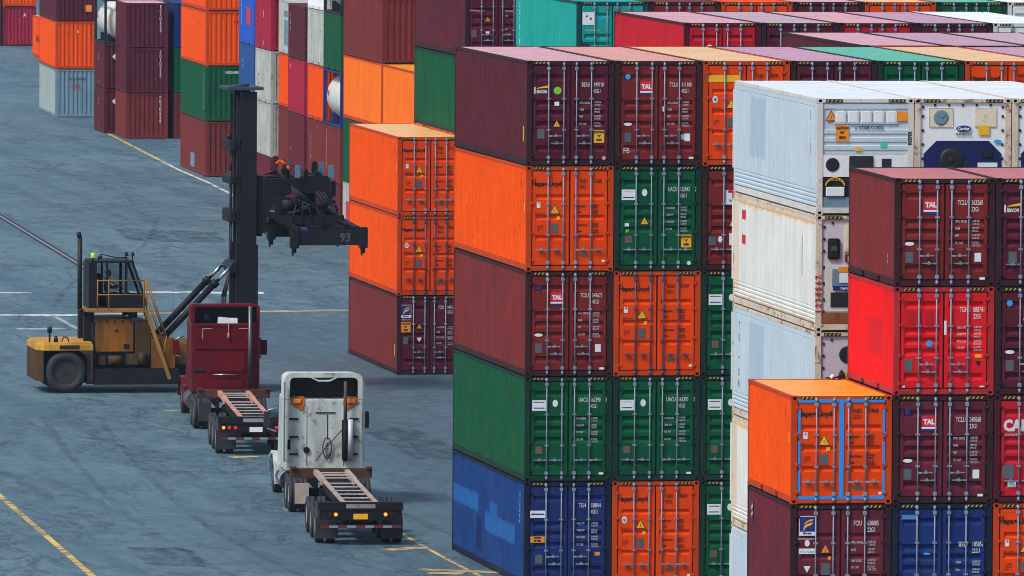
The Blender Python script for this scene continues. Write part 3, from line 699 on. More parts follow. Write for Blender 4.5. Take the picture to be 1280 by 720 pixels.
def machine_star(r, L, H):
    y = -L/2 + .05
    b = MB(); b.strip([(0, y - d, z) for z, d in [(1.52, 0), (1.60, 0)] + [p for k in range(3) for p in ((1.62 + k*.20, .02), (1.72 + k*.20, .02), (1.735 + k*.20, 0), (1.80 + k*.20, 0))] + [(2.24, .0), (2.62, .0), (2.64, .025), (2.76, .025)]], 'x', -XI, XI)
    b.box(-XI, XI, y + .02, y + .06, .2, 2.78); build(b, 'end_panel', P('ice'), r)
    b = MB()
    for k in range(5): b.box(-.77 + k*.32, -.49 + k*.32, y - .045, y - .004, 2.27, 2.60, 0, .04)
    b.box(-.80, .84, y - .02, y - .003, 2.26, 2.30); build(b, 'access_cover', WHT, r)
    b = MB(); b.box(-XI, XI, y - .03, y + .02, .95, 1.50); build(b, 'cooling_unit', WHT, r)
    b = MB(); b.box(-.40, .20, y - .06, y - .031, 1.0, 1.47, 0, .03); b.box(.42, .66, y - .04, y - .031, 1.14, 1.40); build(b, 'condenser_grille', plain('grille_dark', (30, 32, 40)), r)
    b = MB(); c = (-.82, 1.25)
    ring(b, c, y - .03, .15, .17, .015, 0); b.prism([(c[0] + .15*math.cos(R(a)), c[1] + .15*math.sin(R(a))) for a in (40, 65, 90, 115, 140)] + [(c[0], c[1] + .04)], 'y', y - .04, y - .031)
    b.prism([(c[0] + .15*math.cos(R(a)), c[1] + .15*math.sin(R(a))) for a in (220, 245, 270, 295, 320)] + [(c[0], c[1] - .04)], 'y', y - .04, y - .031); build(b, 'fan_port', BLK, r)
    b = MB(); b.box(-XI, XI, y - .012, y + .02, .45, .94); build(b, 'cable_bay', P('dark_steel'), r)
    b = MB(); b.box(-.98, -.52, y - .07, y - .013, .47, .70, 0, .015); build(b, 'control_box', WHT, r)
    b = MB()
    for k in range(3): b.tube([(-.75 + .24*math.cos(a*.39) , y - .03 - k*.015, .72 + (.15 + .03*k)*math.sin(a*.39)) for a in range(9)], .012, 6)
    build(b, 'power_cable', YEL, r)
    b = MB(); b.box(-XI, XI, y - .02, y + .02, .20, .44); build(b, 'lower_panel', P('grey'), r)
    tri(r, L, .36, .845*H, .24, AMB); rect(r, L, 2.14, .845*H, .28, .24, AMB); caution(r, L, .64, .70*H, .33, .40, 'CAUTION\n9\'6"\nHIGH', AMB); rect(r, L, 1.68, .60*H, .16, .13, plain('sign_mint', (70, 200, 150)))
    mark('lettering', text_mesh('STAR COOL', .12, .95, .004), LET['n'], r, L, 1.06, .735*H, dy=.012); rect(r, L, .98, .745*H, .06, .06, SKY); rect(r, L, 1.04, .565*H, .17, .10, YEL)
    mark('lettering', text_mesh('REEFER', .12, .9, .004), LET['k'], r, L, W - .06, .60*H, dy=.02).rotation_euler = (R(90), R(-90), 0)
def bolts(b, y, pts, mi=0):
    for x, z in pts: b.box(x - .025, x + .025, y - .02, y, z - .03, z + .03, mi)
def machine_carrier(r, L, H):
    y = -L/2 + .05
    b = MB(); b.box(-XI, XI, y, y + .04, .2, 2.78); build(b, 'end_panel', P('white'), r)
    b = MB(); bolts(b, y - .002, [(sx * (XI - .06), z) for sx in (-1, 1) for z in (.6, 1.0, 1.4, 1.75, 2.1, 2.45, 2.68)] + [(x, 2.73) for x in (-.7, -.35, 0, .35, .7)]); build(b, 'panel_bolt', P('dark_steel'), r)
    b = MB(); c = (-.55, 2.42); ring(b, c, y - .002, .16, .19, .02, 1); b.box(c[0]-.30, c[0]+.30, y - .012, y - .002, c[1]-.24, c[1]+.24, 0, .02); b.bar((c[0]-.1, y-.025, c[1]+.08), (c[0]+.02, y-.025, c[1]-.02), .02, .02, 1); b.bar((c[0]+.1, y-.025, c[1]+.08), (c[0]-.0, y-.025, c[1]-.02), .02, .02, 1)
    build(b, 'fresh_air_port', [P('bone'), P('grey')], r)
    b = MB(); b.box(.30, .85, y - .02, y - .002, 2.18, 2.65, 0, .02); build(b, 'access_cover', P('bone'), r)
    b = MB(); b.prism([(-.98, .7), (.98, .7), (.98, 1.52), (.66, 1.84), (-.66, 1.84), (-.98, 1.52)], 'y', y - .03, y - .002); build(b, 'cooling_unit', paint('unit_navy', (32, 42, 92), .45, .25, .1, .05), r)
    b = MB(); c = (-.28, 1.36); b.lathe([(y - .05, .20), (y - .045, .30), (y - .031, .31)], (c[0], 0, c[1]), 'y', 24); b.lathe([(y - .06, .02), (y - .058, .07), (y - .051, .08)], (c[0], 0, c[1]), 'y', 16); build(b, 'fan', BLK, r)
    b = MB(); b.box(.38, .88, y - .05, y - .031, 1.02, 1.30, 0, .01); build(b, 'control_label', WHT, r)
    b = MB(); b.box(.50, .74, y - .05, y - .031, 1.42, 1.60, 0, .02); build(b, 'display', BLK, r)
    oval(r, L, 1.24, .74*H, .19, .08, NAVY); mark('lettering', text_mesh('Carrier', .11, .9, .004, 'CENTER'), WHT, r, L, 1.24, .728*H, dy=.005)
    mark('lettering', text_mesh('TRANSICOLD', .075, .9, .003, 'CENTER'), plain('sign_green', (40, 110, 60)), r, L, 1.24, .683*H); rect(r, L, 1.75, .725*H, .28, .24, YEL); oval(r, L, 2.10, .63*H, .1, .05, SKY)
def machine_rusty(r, L, H):
    y = -L/2 + .05
    b = MB(); b.box(-XI, XI, y, y + .04, .2, 2.78); build(b, 'end_panel', P('rose_grey'), r)
    b = MB(); bolts(b, y - .002, [(-XI + .06, z) for z in (.5, .8, 1.2, 1.6, 2.0, 2.3, 2.6)] + [(x, 2.70) for x in (-.8, -.3, .2, .7)]); build(b, 'panel_bolt', P('dark_steel'), r)
    b = MB(); b.box(-.92, -.62, y - .05, y - .002, 1.80, 2.32, 0, .06); b.box(-.83, -.70, y - .06, y - .051, 2.02, 2.13, 1); build(b, 'intake_port', [BLK, PLATE], r)
    b = MB(); b.box(-.50, .7, y - .03, y - .002, 1.98, 2.62, 0, .01); build(b, 'access_cover', P('bone'), r)
    rect(r, L, .90, .63*H, .34, .2, plain('sign_maroon', (110, 30, 40))); mark('lettering', text_mesh('K', .17, .9, .008), WHT, r, L, .80, .605*H, dy=.005)
    b = MB(); b.box(-.98, .98, y - .02, y - .002, .50, 1.66, 0, .01); b.box(-.80, .4, y - .045, y - .021, 1.10, 1.56, 1, .02); b.box(-.84, .6, y - .04, y - .021, .62, .98, 2); build(b, 'cooling_unit', [P('white_frame'), P('grey'), plain('grille_dark', (30, 32, 40))], r)
    rect(r, L, .84, .535*H, .55, .12, AMB).location.y -= .03; rect(r, L, .74, .465*H, .3, .25, WHT).location.y -= .03
    rect(r, L, .78, .375*H, .7, .12, NAVY).location.y -= .03; mark('lettering', text_mesh('Carrier', .09, .9, .003), WHT, r, L, .62, .365*H, dy=.038)
    b = MB(); b.box(-XI, XI, y - .025, y - .002, .2, .47); build(b, 'lower_panel', P('rusty'), r)
    o = mark('lettering', text_mesh('1 2 3 4 5 6 7', .2, .9, .01), LET['r'], r, L, .075, .16*H, dy=.02); o.rotation_euler = (R(90), R(-90), 0); o.location.x += .06
def machine_pink(r, L, H):
    y = -L/2 + .05
    b = MB(); b.box(-XI, XI, y, y + .04, .2, 2.78); build(b, 'end_panel', P('rose_grey'), r)
    b = MB(); bolts(b, y - .002, [(-XI + .06, z) for z in (.5, .8, 1.2, 1.6, 2.0, 2.3, 2.6)] + [(x, 2.70) for x in (-.8, -.3, .2)]); build(b, 'panel_bolt', P('dark_steel'), r)
    b = MB(); c = (-.40, 2.33); ring(b, c, y - .002, .18, .21, .02, 1); b.bar((c[0]-.12, y-.02, c[1]+.05), (c[0]+.02, y-.02, c[1]-.02), .02, .02, 1); b.bar((c[0]+.12, y-.02, c[1]+.08), (c[0], y-.02, c[1]-.02), .02, .02, 1); build(b, 'fresh_air_port', [P('bone'), P('dark_steel')], r)
    rect(r, L, .80, .60*H, .36, .30, AMB)
    b = MB(); b.box(-.95, .95, y - .03, y - .002, .6, 1.4, 0, .02); build(b, 'cooling_unit', P('grey'), r)
    b = MB(); b.box(-XI, XI, y - .02, y - .002, .2, .47); build(b, 'lower_panel', P('rusty'), r)
def side_txt(s, u, z, size=.16, col='n', more=()):
    def f(r, L, H):
        mark('lettering', text_mesh('\n'.join(s), size, .9, .006, 'CENTER'), LET[col], r, L, u, z*H, 'L')
        for (kind, uu, zz, w, h, m) in more: mark(kind, flat(('rect', w, h), [(rectp(w, h), 0, 0)]), m, r, L, uu, zz*H, 'L')
    return f
reefer(0, 4, 'ice', 'white_frame', 'clean white refrigerated container on top, with an orange caution sign on its end', machine_star, side_txt('22 1 38 5 9', 1.0, .85, .13, 'n', (('sticker', .9, .56, .1, .2, AMB),)))
reefer(1, 4, 'white', 'cream_frame', 'white refrigerated container with a dark blue cooling unit and blue oval logo', machine_carrier)
reefer(2, 4, 'white', 'cream_frame', 'white refrigerated container cut by the right edge, beside the dark blue cooling unit', machine_carrier)
reefer(0, 3, 'cream', 'cream_frame', 'rust-edged white refrigerated container with a red and white mark on its side', machine_rusty, side_txt('. . .', 1.2, .75, .12, 'n', (('marking', 10.6, .82, .55, .24, RED), ('marking', 10.6, .60, .55, .24, RED), ('marking', 10.6, .71, .5, .30, WHT), ('sticker', 2.0, .62, .08, 1.0, P('grey')))))
reefer(0, 2, 'ice', 'cream_frame', 'pale refrigerated container with black vertical lettering near its far end', machine_pink, side_txt('TRITON', 11.2, .78, .30, 'n'))
reefer(0, 1, 'cream', 'cream_frame', 'dirty white refrigerated container with ribbed lower side, left of the blue-taped orange one', machine_pink)
reefer(0, 0, 'ice', 'white_frame', 'lowest pale refrigerated container, beside the short maroon container at the bottom', machine_pink)

# ------------------------------------------------------------------ far block beside the lane
def far(cor, a, L, H, body, label, group, marks=None, roof=None, frame=None, side=None):
    return box_container(cor, a, L, H, P(body), P(frame or (body if body not in ('orange', 'amber') else 'orange_frame')), label, group, None, detail=0, marks=marks, roof=P(roof) if roof else None, sidemat=P(side) if side else None)
def v(s, u=.7, z=.9, size=.2, col='w'): return side_white(None, ' '.join(s), u, z, size, col)
def e(s, x=1.5, z=.85, size=.16, col='w', vert=False):
    def f(r, dl, dr, L, H): mark('lettering', text_mesh('\n'.join(s) if vert else s, size, .8, .006, 'CENTER', .95), LET[col], r, L, x, z*H)
    return f
def both(*fs): return lambda *a: [f(*a) for f in fs]
G_E = 'containers in the far block beyond the spreader'
EA = .012
far((21.45, 162.4, 3*HC), EA, L40, HC, 'oxide', 'brown container with a yellow sticker on its ribbed end, above the amber ones', G_E, lambda r, dl, dr, L, H: rect(r, L, 1.65, .17*H, .16, .2, AMB), roof='roof_pink')
far((21.45, 162.4, 2*HC), EA, L40, HC, 'amber', 'amber orange container directly under the brown one with a yellow sticker', G_E)
far((21.30, 149.9, 2*HC), EA, L40, HC, 'amber', 'amber orange container with its yellow roof in view, behind the stack of three', G_E, roof='roof_orange')
far((21.45, 162.4, 1*HC), EA, L40, HC, 'green', 'green container sliver left of the topmost orange one beside the truck lane', G_E)
far((21.45, 162.4, 0), EA, L40, HC, 'far_cream', 'dirty white container with a red square on its side, on the ground beyond the spreader', G_E, lambda r, dl, dr, L, H: mark('logo', flat(('rect', 1.6, .9), [(rectp(1.6, .9), 0, 0)]), RED, r, L, 10.4, .55*H, 'L'))
BA = .018
def bay(name, cor, tiers):
    for lv, body, lab, mk_ in tiers: far((cor[0], cor[1], lv * SD), BA, L20, SD, body, lab, G_E, mk_)
bay('a', (21.9, 177.4), [(0, 'claret', 'maroon container on the ground just left of the dirty white one with a red square', v('LG', 3, .75, .4)), (1, 'oxide', 'rust brown container under the blue-framed tank, white writing down its side', v('FLORENSCONT', 4.9, .93, .17)), (3, 'green', 'green container between two blue-framed tanks', v('. .', 4, .8))])
bay('b', (22.09, 183.7), [(1, 'oxide', 'rust brown container with white writing, under an orange one and left of the tanks', v('FCIU', 4.7, .75, .3)), (2, 'orange', 'orange container under the weathered white one, left of the lower blue-framed tank', None), (3, 'far_cream', 'weathered white container above an orange one, left of the green one between tanks', None), (4, 'white', 'pale grey container at the top edge, left of the upper tank', None)])
bay('c', (22.33, 191.6), [(0, 'maroon', 'maroon container on the ground partly hidden behind the spreader', None), (1, 'claret', 'dull maroon container under the crimson one, left of the rust brown column', v('. F', 5, .6)), (2, 'crimson', 'crimson container under the purple maroon one', v('. .', 5, .8, .3)), (3, 'maroon', 'purple maroon container with its roof showing and white marks down its side', v('TAL . 8', 5.2, .85, .3))])
far((22.33 + 2.5, 191.6, 4*SD), BA, L20, SD, 'green', 'green container strip at the top edge above the purple maroon one', G_E)
bay('d', (22.86, 198.4), [(0, 'oxide', 'brown container on the ground glimpsed under the spreader arm', None), (1, 'oxide', 'dull brown container under the narrow orange one, left of the crimson column', v('. .', 5, .85)), (2, 'orange', 'narrow orange container side between a rusty white one and the crimson one', None), (3, 'far_cream', 'white container with blue-grey blocks on its side, at the top left of the purple one', lambda r, dl, dr, L, H: [mark('logo', flat(('rect', 1.4, h), [(rectp(1.4, h), 0, 0)]), P('grey'), r, L, 3.4, z*H, 'L') for z, h in ((.75, .3), (.4, 1.2))])])
bay('e', (22.75, 205.6), [(0, 'claret', 'maroon container on the ground just right of the tall mast', v('. 8', 4, .8, .3)), (1, 'far_cream', 'lower of two rust-edged white containers right of the mast', None), (2, 'far_cream', 'upper of two rust-edged white containers right of the mast, a red letter on it', v('C', 4.9, .62, .8, 'r')), (3, 'crimson', 'crimson container above the rust-edged white ones', v('8 K.', 3, .8, .5))])
bay('f', (22.97, 212.9), [(0, 'oxide', 'brown container on the ground hidden mostly by the mast', None), (1, 'oxide', 'brown container behind the mast top, under the dull blue one', None), (2, 'far_blue_dull', 'dull blue container beside the mast top', v('NK', 4.5, .75, .3)), (3, 'far_blue', 'bright blue container with a red square above the dull blue one', both(v('HAMBURG', 5.2, .95, .22), lambda r, dl, dr, L, H: mark('logo', flat(('rect', 1.6, .9), [(rectp(1.6, .9), 0, 0)]), RED, r, L, 2.2, .55*H, 'L')))])

def tank(cor, a, L, H, fmat, label, group, vs=True):
    ca, sa = math.cos(a), math.sin(a)
    r = empty('tank_container', (cor[0] + ca*W/2 + sa*L/2, cor[1] - sa*W/2 + ca*L/2, cor[2]), -a, label, 'tank container', group)
    b = MB(); h = H - .006
    for sx in (-1, 1):
        xa, xb = sorted((sx*(W/2), sx*(W/2 - .14)))
        for sy in (-1, 1): ya, yb = sorted((sy*L/2, sy*(L/2 - .14))); b.box(xa, xb, ya, yb, 0, h)
        for z in (0, h - .12): b.box(xa + .01, xb - .01, -L/2 + .14, L/2 - .14, z + .01, z + .11)
    for sy in (-1, 1):
        ya, yb = sorted((sy*L/2, sy*(L/2 - .12)))
        for z in (0, h - .12): b.box(-W/2 + .14, W/2 - .14, ya + .01, yb - .01, z + .01, z + .11)
    build(b, 'frame', fmat, r)
    b = MB(); n = 6; rr = 1.12; l = L/2 - .15
    prof = [(-l + .28*(1 - math.sin(k/n*math.pi/2)), rr*math.cos(0) * math.sqrt(max(0, 1 - (1 - k/n)**2)) if k else .05) for k in range(n+1)]
    prof = [(-l, .05)] + [(-l + .40*(1 - math.cos(k/n*math.pi/2)), max(.06, rr*math.sin(k/n*math.pi/2))) for k in range(1, n+1)]
    prof = prof + [(-t, q) for t, q in prof[::-1]]
    b.lathe(prof, (0, 0, 1.30), 'y', 28); build(b, 'tank', P('tank_white'), r)
    b = MB()
    for y in (-l*.7, l*.7): b.box(-.95, .95, y - .1, y + .1, .12, .55)
    build(b, 'saddle', fmat, r)
    mark('placard', flat('diam', [([(0, -.2), (.2, 0), (0, .2), (-.2, 0)], 0, 0)]), [plain('blue_grey', (70, 95, 140))], r, L, 4.9, 1.5, 'L', off=-.06 + .0)
    return r
tank((21.9, 177.4, 2*SD), BA, L20, SD, P('tank_blue'), 'white tank in a blue frame, under the green container', G_E)
tank((21.9, 177.4, 4*SD), BA, L20, SD, P('dark_steel'), 'white tank at the top edge, above the green container', G_E)

G_G2 = 'containers in the far corner stack left of the mast'
GA = .028
far((24.4, 240.7, 0), GA, L40, HC, 'oxide', 'rust brown container on the ground, lowest of the stack left of the mast', G_G2, both(lambda r, dl, dr, L, H: (rect(r, L, 1.85, .2*H, .2, .3, AMB), mark('repair_patch', flat(('rect', 1.9, .75), [(rectp(1.9, .75), 0, 0)]), P('grey'), r, L, 6.2, .22*H, 'L'))))
far((24.4, 240.7, HC), GA, L40, HC, 'green', 'green container with white writing down its side, left of the mast', G_G2, both(v('EVERGREEN', .9, .9, .22), e('UGCU 4105', 1.4, .87, .17)))
far((24.4, 240.7, 2*HC), GA, L40, HC, 'orange', 'orange container on the green one left of the mast', G_G2, e('+ b', 1.6, .78, .25, 'k'))
far((24.4, 240.7, 3*HC), GA, L40, HC, 'orange', 'upper orange container at the top edge, left of the bright blue one', G_G2)
G_G1 = 'maroon containers in the far row'
G1A = .03
for lv, lab, body in ((0, 'maroon container on the ground, lowest of three with white writing down the end', 'oxide'), (1, 'maroon container, middle one of three with white writing down the end', 'maroon'), (2, 'maroon container, topmost of three with a pink roof edge', 'maroon')):
    far((26.25, 287.4, lv*SD), G1A, L20, SD, body, lab, G_G1, both(e('FCIU620', 2.0, .88, .24, 'w', True), v('. .', .8, .75, .25)), roof='roof_pink')
far((29.05, 287.6, 0), G1A, L20, SD, 'oxide', 'brown container sliver on the ground between the maroon three and the rust brown one', G_G1)
far((29.05, 287.6, SD), G1A, L20, SD, 'green', 'green container sliver between the maroon three and the orange corner stack', G_G1)
far((29.05, 287.6, 2*SD), G1A, L20, SD, 'navy', 'dark blue container sliver left of the upper orange one', G_G1)
for lv, lab in ((0, 'dark maroon container on the ground with two white diamonds on its end'), (1, 'dark maroon container under the white tanks, above the one with two diamonds')):
    far((25.9, 294.3, lv*SD), G1A, L20, SD, 'maroon', lab, G_G1, both(v('C I', 3.6, .8, .5), lambda r, dl, dr, L, H: [mark('placard', flat(('dia', 2), [([(0, -.3), (.3, 0), (0, .3), (-.3, 0)], 0, 0)]), [WHT], r, L, u, z*H) for u, z in ((.75, .72), (1.4, .60))]))
tank((25.9, 294.3, 2*SD), G1A, L20, SD, P('dark_steel'), 'white tank in a dark frame left of the three maroon containers', G_G1)
G_G3 = 'containers in the far left stack'
G3A = .04
far((25.88, 317.4, 0), G3A, L40, HC, 'grey', 'grey blue container with red lettering, lowest in the far left stack', G_G3, both(e('CSCL', 1.25, .60, .36, 'r'), e('TGHU 5102930', 1.3, .78, .2, 'n'), v('C', 11, .8, .9, 'r')), side='grey_light')
far((25.88, 317.4, HC), G3A, L40, HC, 'orange', 'orange container on the grey blue one in the far left stack', G_G3, both(e('*', 1.35, .72, .35, 'w'), e('HLBU620', 2.15, .9, .16, 'k', True)))
far((25.88, 317.4, 2*HC), G3A, L40, HC, 'maroon', 'purple maroon container on top of the far left stack, a yellow sign on its end', G_G3, lambda r, dl, dr, L, H: rect(r, L, 2.0, .27*H, .36, .4, AMB))
far((37.3, 415.0, 0), .03, L40, HC, 'orange', 'orange container standing alone on the ground behind the far left stack', G_G3, lambda r, dl, dr, L, H: mark('lettering', text_mesh('Hapag-Lloyd', .8, .9, .02), LET['k'], r, L, 9.5, .38*H, 'L'), roof='roof_orange')
far((37.75, 446.0, 0), .03, L40, HC, 'crimson', 'crimson container on the ground in the top left corner', G_G3, e('A', 1.6, .75, .4), frame='claret')
far((37.75, 446.0, HC), .03, L40, HC, 'orange', 'orange container above the crimson one in the top left corner', G_G3)
far((35.2, 446.4, 0), .03, L40, HC, 'maroon', 'dark container sliver at the left edge beside the crimson one', G_G3)
far((35.2, 446.4, HC), .03, L40, HC, 'brown', 'brown container sliver at the top left edge beside the orange one', G_G3)
# ------------------------------------------------------------------ wheels
TYRE = plain('tyre_rubber', (36, 38, 42), .75); RIM = paint('rim_steel', (196, 192, 186), .4, .3, .1, .3, .4); RIMD = paint('rim_dark', (70, 66, 60), .5, .3, .1, .4, .2)
CHROME = plain('chrome', (205, 210, 215), .15, 1.0)
def m_tyre(r, w):
    def f():
        b = MB(); h = w/2
        b.lathe([(-h*.7, r*.56), (-h*.95, r*.62), (-h, r*.80), (-h*.86, r*.96), (-h*.6, r), (-h*.22, r), (-h*.2, r*.985), (h*.2, r*.985), (h*.22, r), (h*.6, r), (h*.86, r*.96), (h, r*.80), (h*.95, r*.62), (h*.7, r*.56)], (0, 0, 0), 'x', 28)
        return b.mesh('tyre')
    return cached(('tyre', r, w), f)
def m_rim(r, w, dish):
    def f():
        b = MB(); h = w/2
        b.lathe([(-h*.72, r*.575), (-h*.80, r*.55), (-h*.62, r*.5), (-h*.62 + dish, r*.40), (-h*.62 + dish, r*.2), (-h*.75 + dish, r*.17), (-h*.95 + dish, r*.12), (h*.6, r*.1), (h*.7, r*.575)], (0, 0, 0), 'x', 24)
        for k in range(10):
            a = 2*math.pi*k/10; b.cyl((-h*.62 + dish - .03, r*.3*math.cos(a), r*.3*math.sin(a)), (-h*.62 + dish, r*.3*math.cos(a), r*.3*math.sin(a)), .018, seg=6)
        return b.mesh('rim')
    return cached(('rim', r, w, dish), f)
def wheel(par, x, y, z, r, w, flip, rim, dish=.02):
    o = obj('wheel', m_tyre(r, w), TYRE, par, (x, y, z), (rng.random()*6, 0, math.pi if flip else 0))
    obj('rim', m_rim(r, w, dish), rim, o); return o

# ------------------------------------------------------------------ container chassis and tractors
RAIL = paint('chassis_rail', (186, 166, 154), .55, .3, .2, .25, dirt=.25); CDARK = paint('chassis_dark', (30, 30, 36), .55, .3, .05, .2); BOLS = paint('bolster_rust', (92, 64, 54), .6, .35, .1, .6, dirt=.2)
LAMPA = plain('lamp_amber', (255, 150, 40), .3, emit=.9); LAMPR = plain('lamp_red', (220, 40, 30), .3, emit=.25)
TH = .08
RUNG = paint('rung_pale', (206, 202, 194), .5, .3, .1, .25, dirt=.2)
def chassis(loc, label, plate, rail, lamps):
    r = empty('container_chassis', loc, -TH, label, 'chassis', 'container chassis behind the trucks')
    for s in (-1, 1):
        b = MB(); xa, xb = sorted((s*.40, s*.54))
        b.box(xa, xb, .26, 8.6, 1.20, 1.235, 0); b.box(xa + .045, xb - .045, .26, 8.6, .98, 1.20, 1); b.box(xa, xb, .26, 8.6, .95, .98, 1)
        b.hexa([(xa, 8.6, 1.06), (xb, 8.6, 1.06), (xb, 9.2, 1.10), (xa, 9.2, 1.10), (xa, 8.6, 1.235), (xb, 8.6, 1.235), (xb, 9.2, 1.27), (xa, 9.2, 1.27)], 0)
        b.box(xa, xb, 9.2, 12.1, 1.12, 1.27, 0)
        build(b, 'frame_rail', [rail, CDARK], r)
    for k in range(6):
        y = 1.0 + k*1.35
        b = MB(); b.box(-.39, .39, y - .07, y + .07, 1.180, 1.208); build(b, 'crossmember', RUNG, r)
    for y in (9.3, 10.4, 11.3):
        b = MB(); b.box(-.39, .39, y - .05, y + .05, 1.22, 1.25); build(b, 'crossmember', RUNG, r)
    b = MB(); b.box(-.36, .36, .6, 5.6, .60, .90); b.cyl((-.2, 6.2, .8), (-.2, 7.6, .8), .17, seg=14); b.cyl((.2, 6.2, .8), (.2, 7.6, .8), .17, seg=14); b.box(-.39, .39, 7.9, 11.9, .95, 1.0); build(b, 'underframe', CDARK, r)
    b = MB(); b.box(-1.23, 1.23, 12.1, 12.35, 1.02, 1.30); b.box(-1.23, -1.05, 12.0, 12.36, 1.30, 1.35); b.box(1.05, 1.23, 12.0, 12.36, 1.30, 1.35); build(b, 'front_bolster', BOLS, r)
    b = MB(); b.box(-1.23, 1.23, 0.0, .25, 1.02, 1.25); b.box(-1.18, 1.18, .02, .10, .74, 1.02); build(b, 'rear_bolster', CDARK, r)
    b = MB(); b.box(-.42, .42, -.02, -.002, 1.08, 1.20); build(b, 'rear_plate', paint('plate_pale', (150, 152, 150), .5, .3, .2, .3), r)
    b = MB(); b.box(-1.20, 1.20, .0, .10, .50, .60); b.box(-.60, -.50, .02, .10, .60, .74); b.box(.50, .60, .02, .10, .60, .74); build(b, 'rear_bumper', CDARK, r)
    for k in range(9):
        if k % 2 == 0 or True:
            b = MB(); x = -1.17 + k*.26; b.box(x, x + .255, -.006, -.001, .515, .585); build(b, 'reflector', [plain('tape_red', (104, 34, 40), .4), plain('tape_silver', (128, 138, 152), .35)][k % 2], r)
    for s in (-1, 1):
        b = MB(); b.box(*sorted((s*.62, s*1.26)), .55, .57, .16, .78); build(b, 'mudflap', TYRE, r)
        for j, (x, m) in enumerate(lamps):
            b = MB(); b.cyl((s*x, .018, .90), (s*x, -.01, .90), .055, .05, 14); build(b, 'tail_lamp', m, r)
    b = MB(); b.box(-.21, .21, .005, .018, .76, .92); build(b, 'number_plate', plate, r)
    for y in (1.15, 2.95, 4.75):
        b = MB(); b.cyl((-1.2, y, .53), (1.2, y, .53), .065, seg=10); build(b, 'axle', CDARK, r)
        for s in (-1, 1):
            b = MB(); b.box(*sorted((s*.38, s*.52)), y - .45, y + .45, .62, .74); build(b, 'leaf_spring', CDARK, r)
            wheel(r, s*1.13, y, .53, .53, .27, s > 0, RIM, .10); wheel(r, s*.80, y, .53, .53, .27, s > 0, RIMD)
    for s in (-1, 1):
        b = MB(); b.box(*sorted((s*.50, s*.62)), 8.3, 8.42, .30, 1.0); b.box(*sorted((s*.44, s*.68)), 8.2, 8.52, .26, .30); build(b, 'landing_leg', CDARK, r)
    return r
def rounded_arch(x, z0, z1, rad, n=6):
    pts = [(-x, z0)]
    for k in range(n+1): a = math.pi - k/n*math.pi/2; pts.append((-x + rad + rad*math.cos(a), z1 - rad + rad*math.sin(a)))
    for k in range(n+1): a = math.pi/2 - k/n*math.pi/2; pts.append((x - rad + rad*math.cos(a), z1 - rad + rad*math.sin(a)))
    pts.append((x, z0)); return pts
DARKIN = plain('cab_interior', (24, 26, 30), .6)
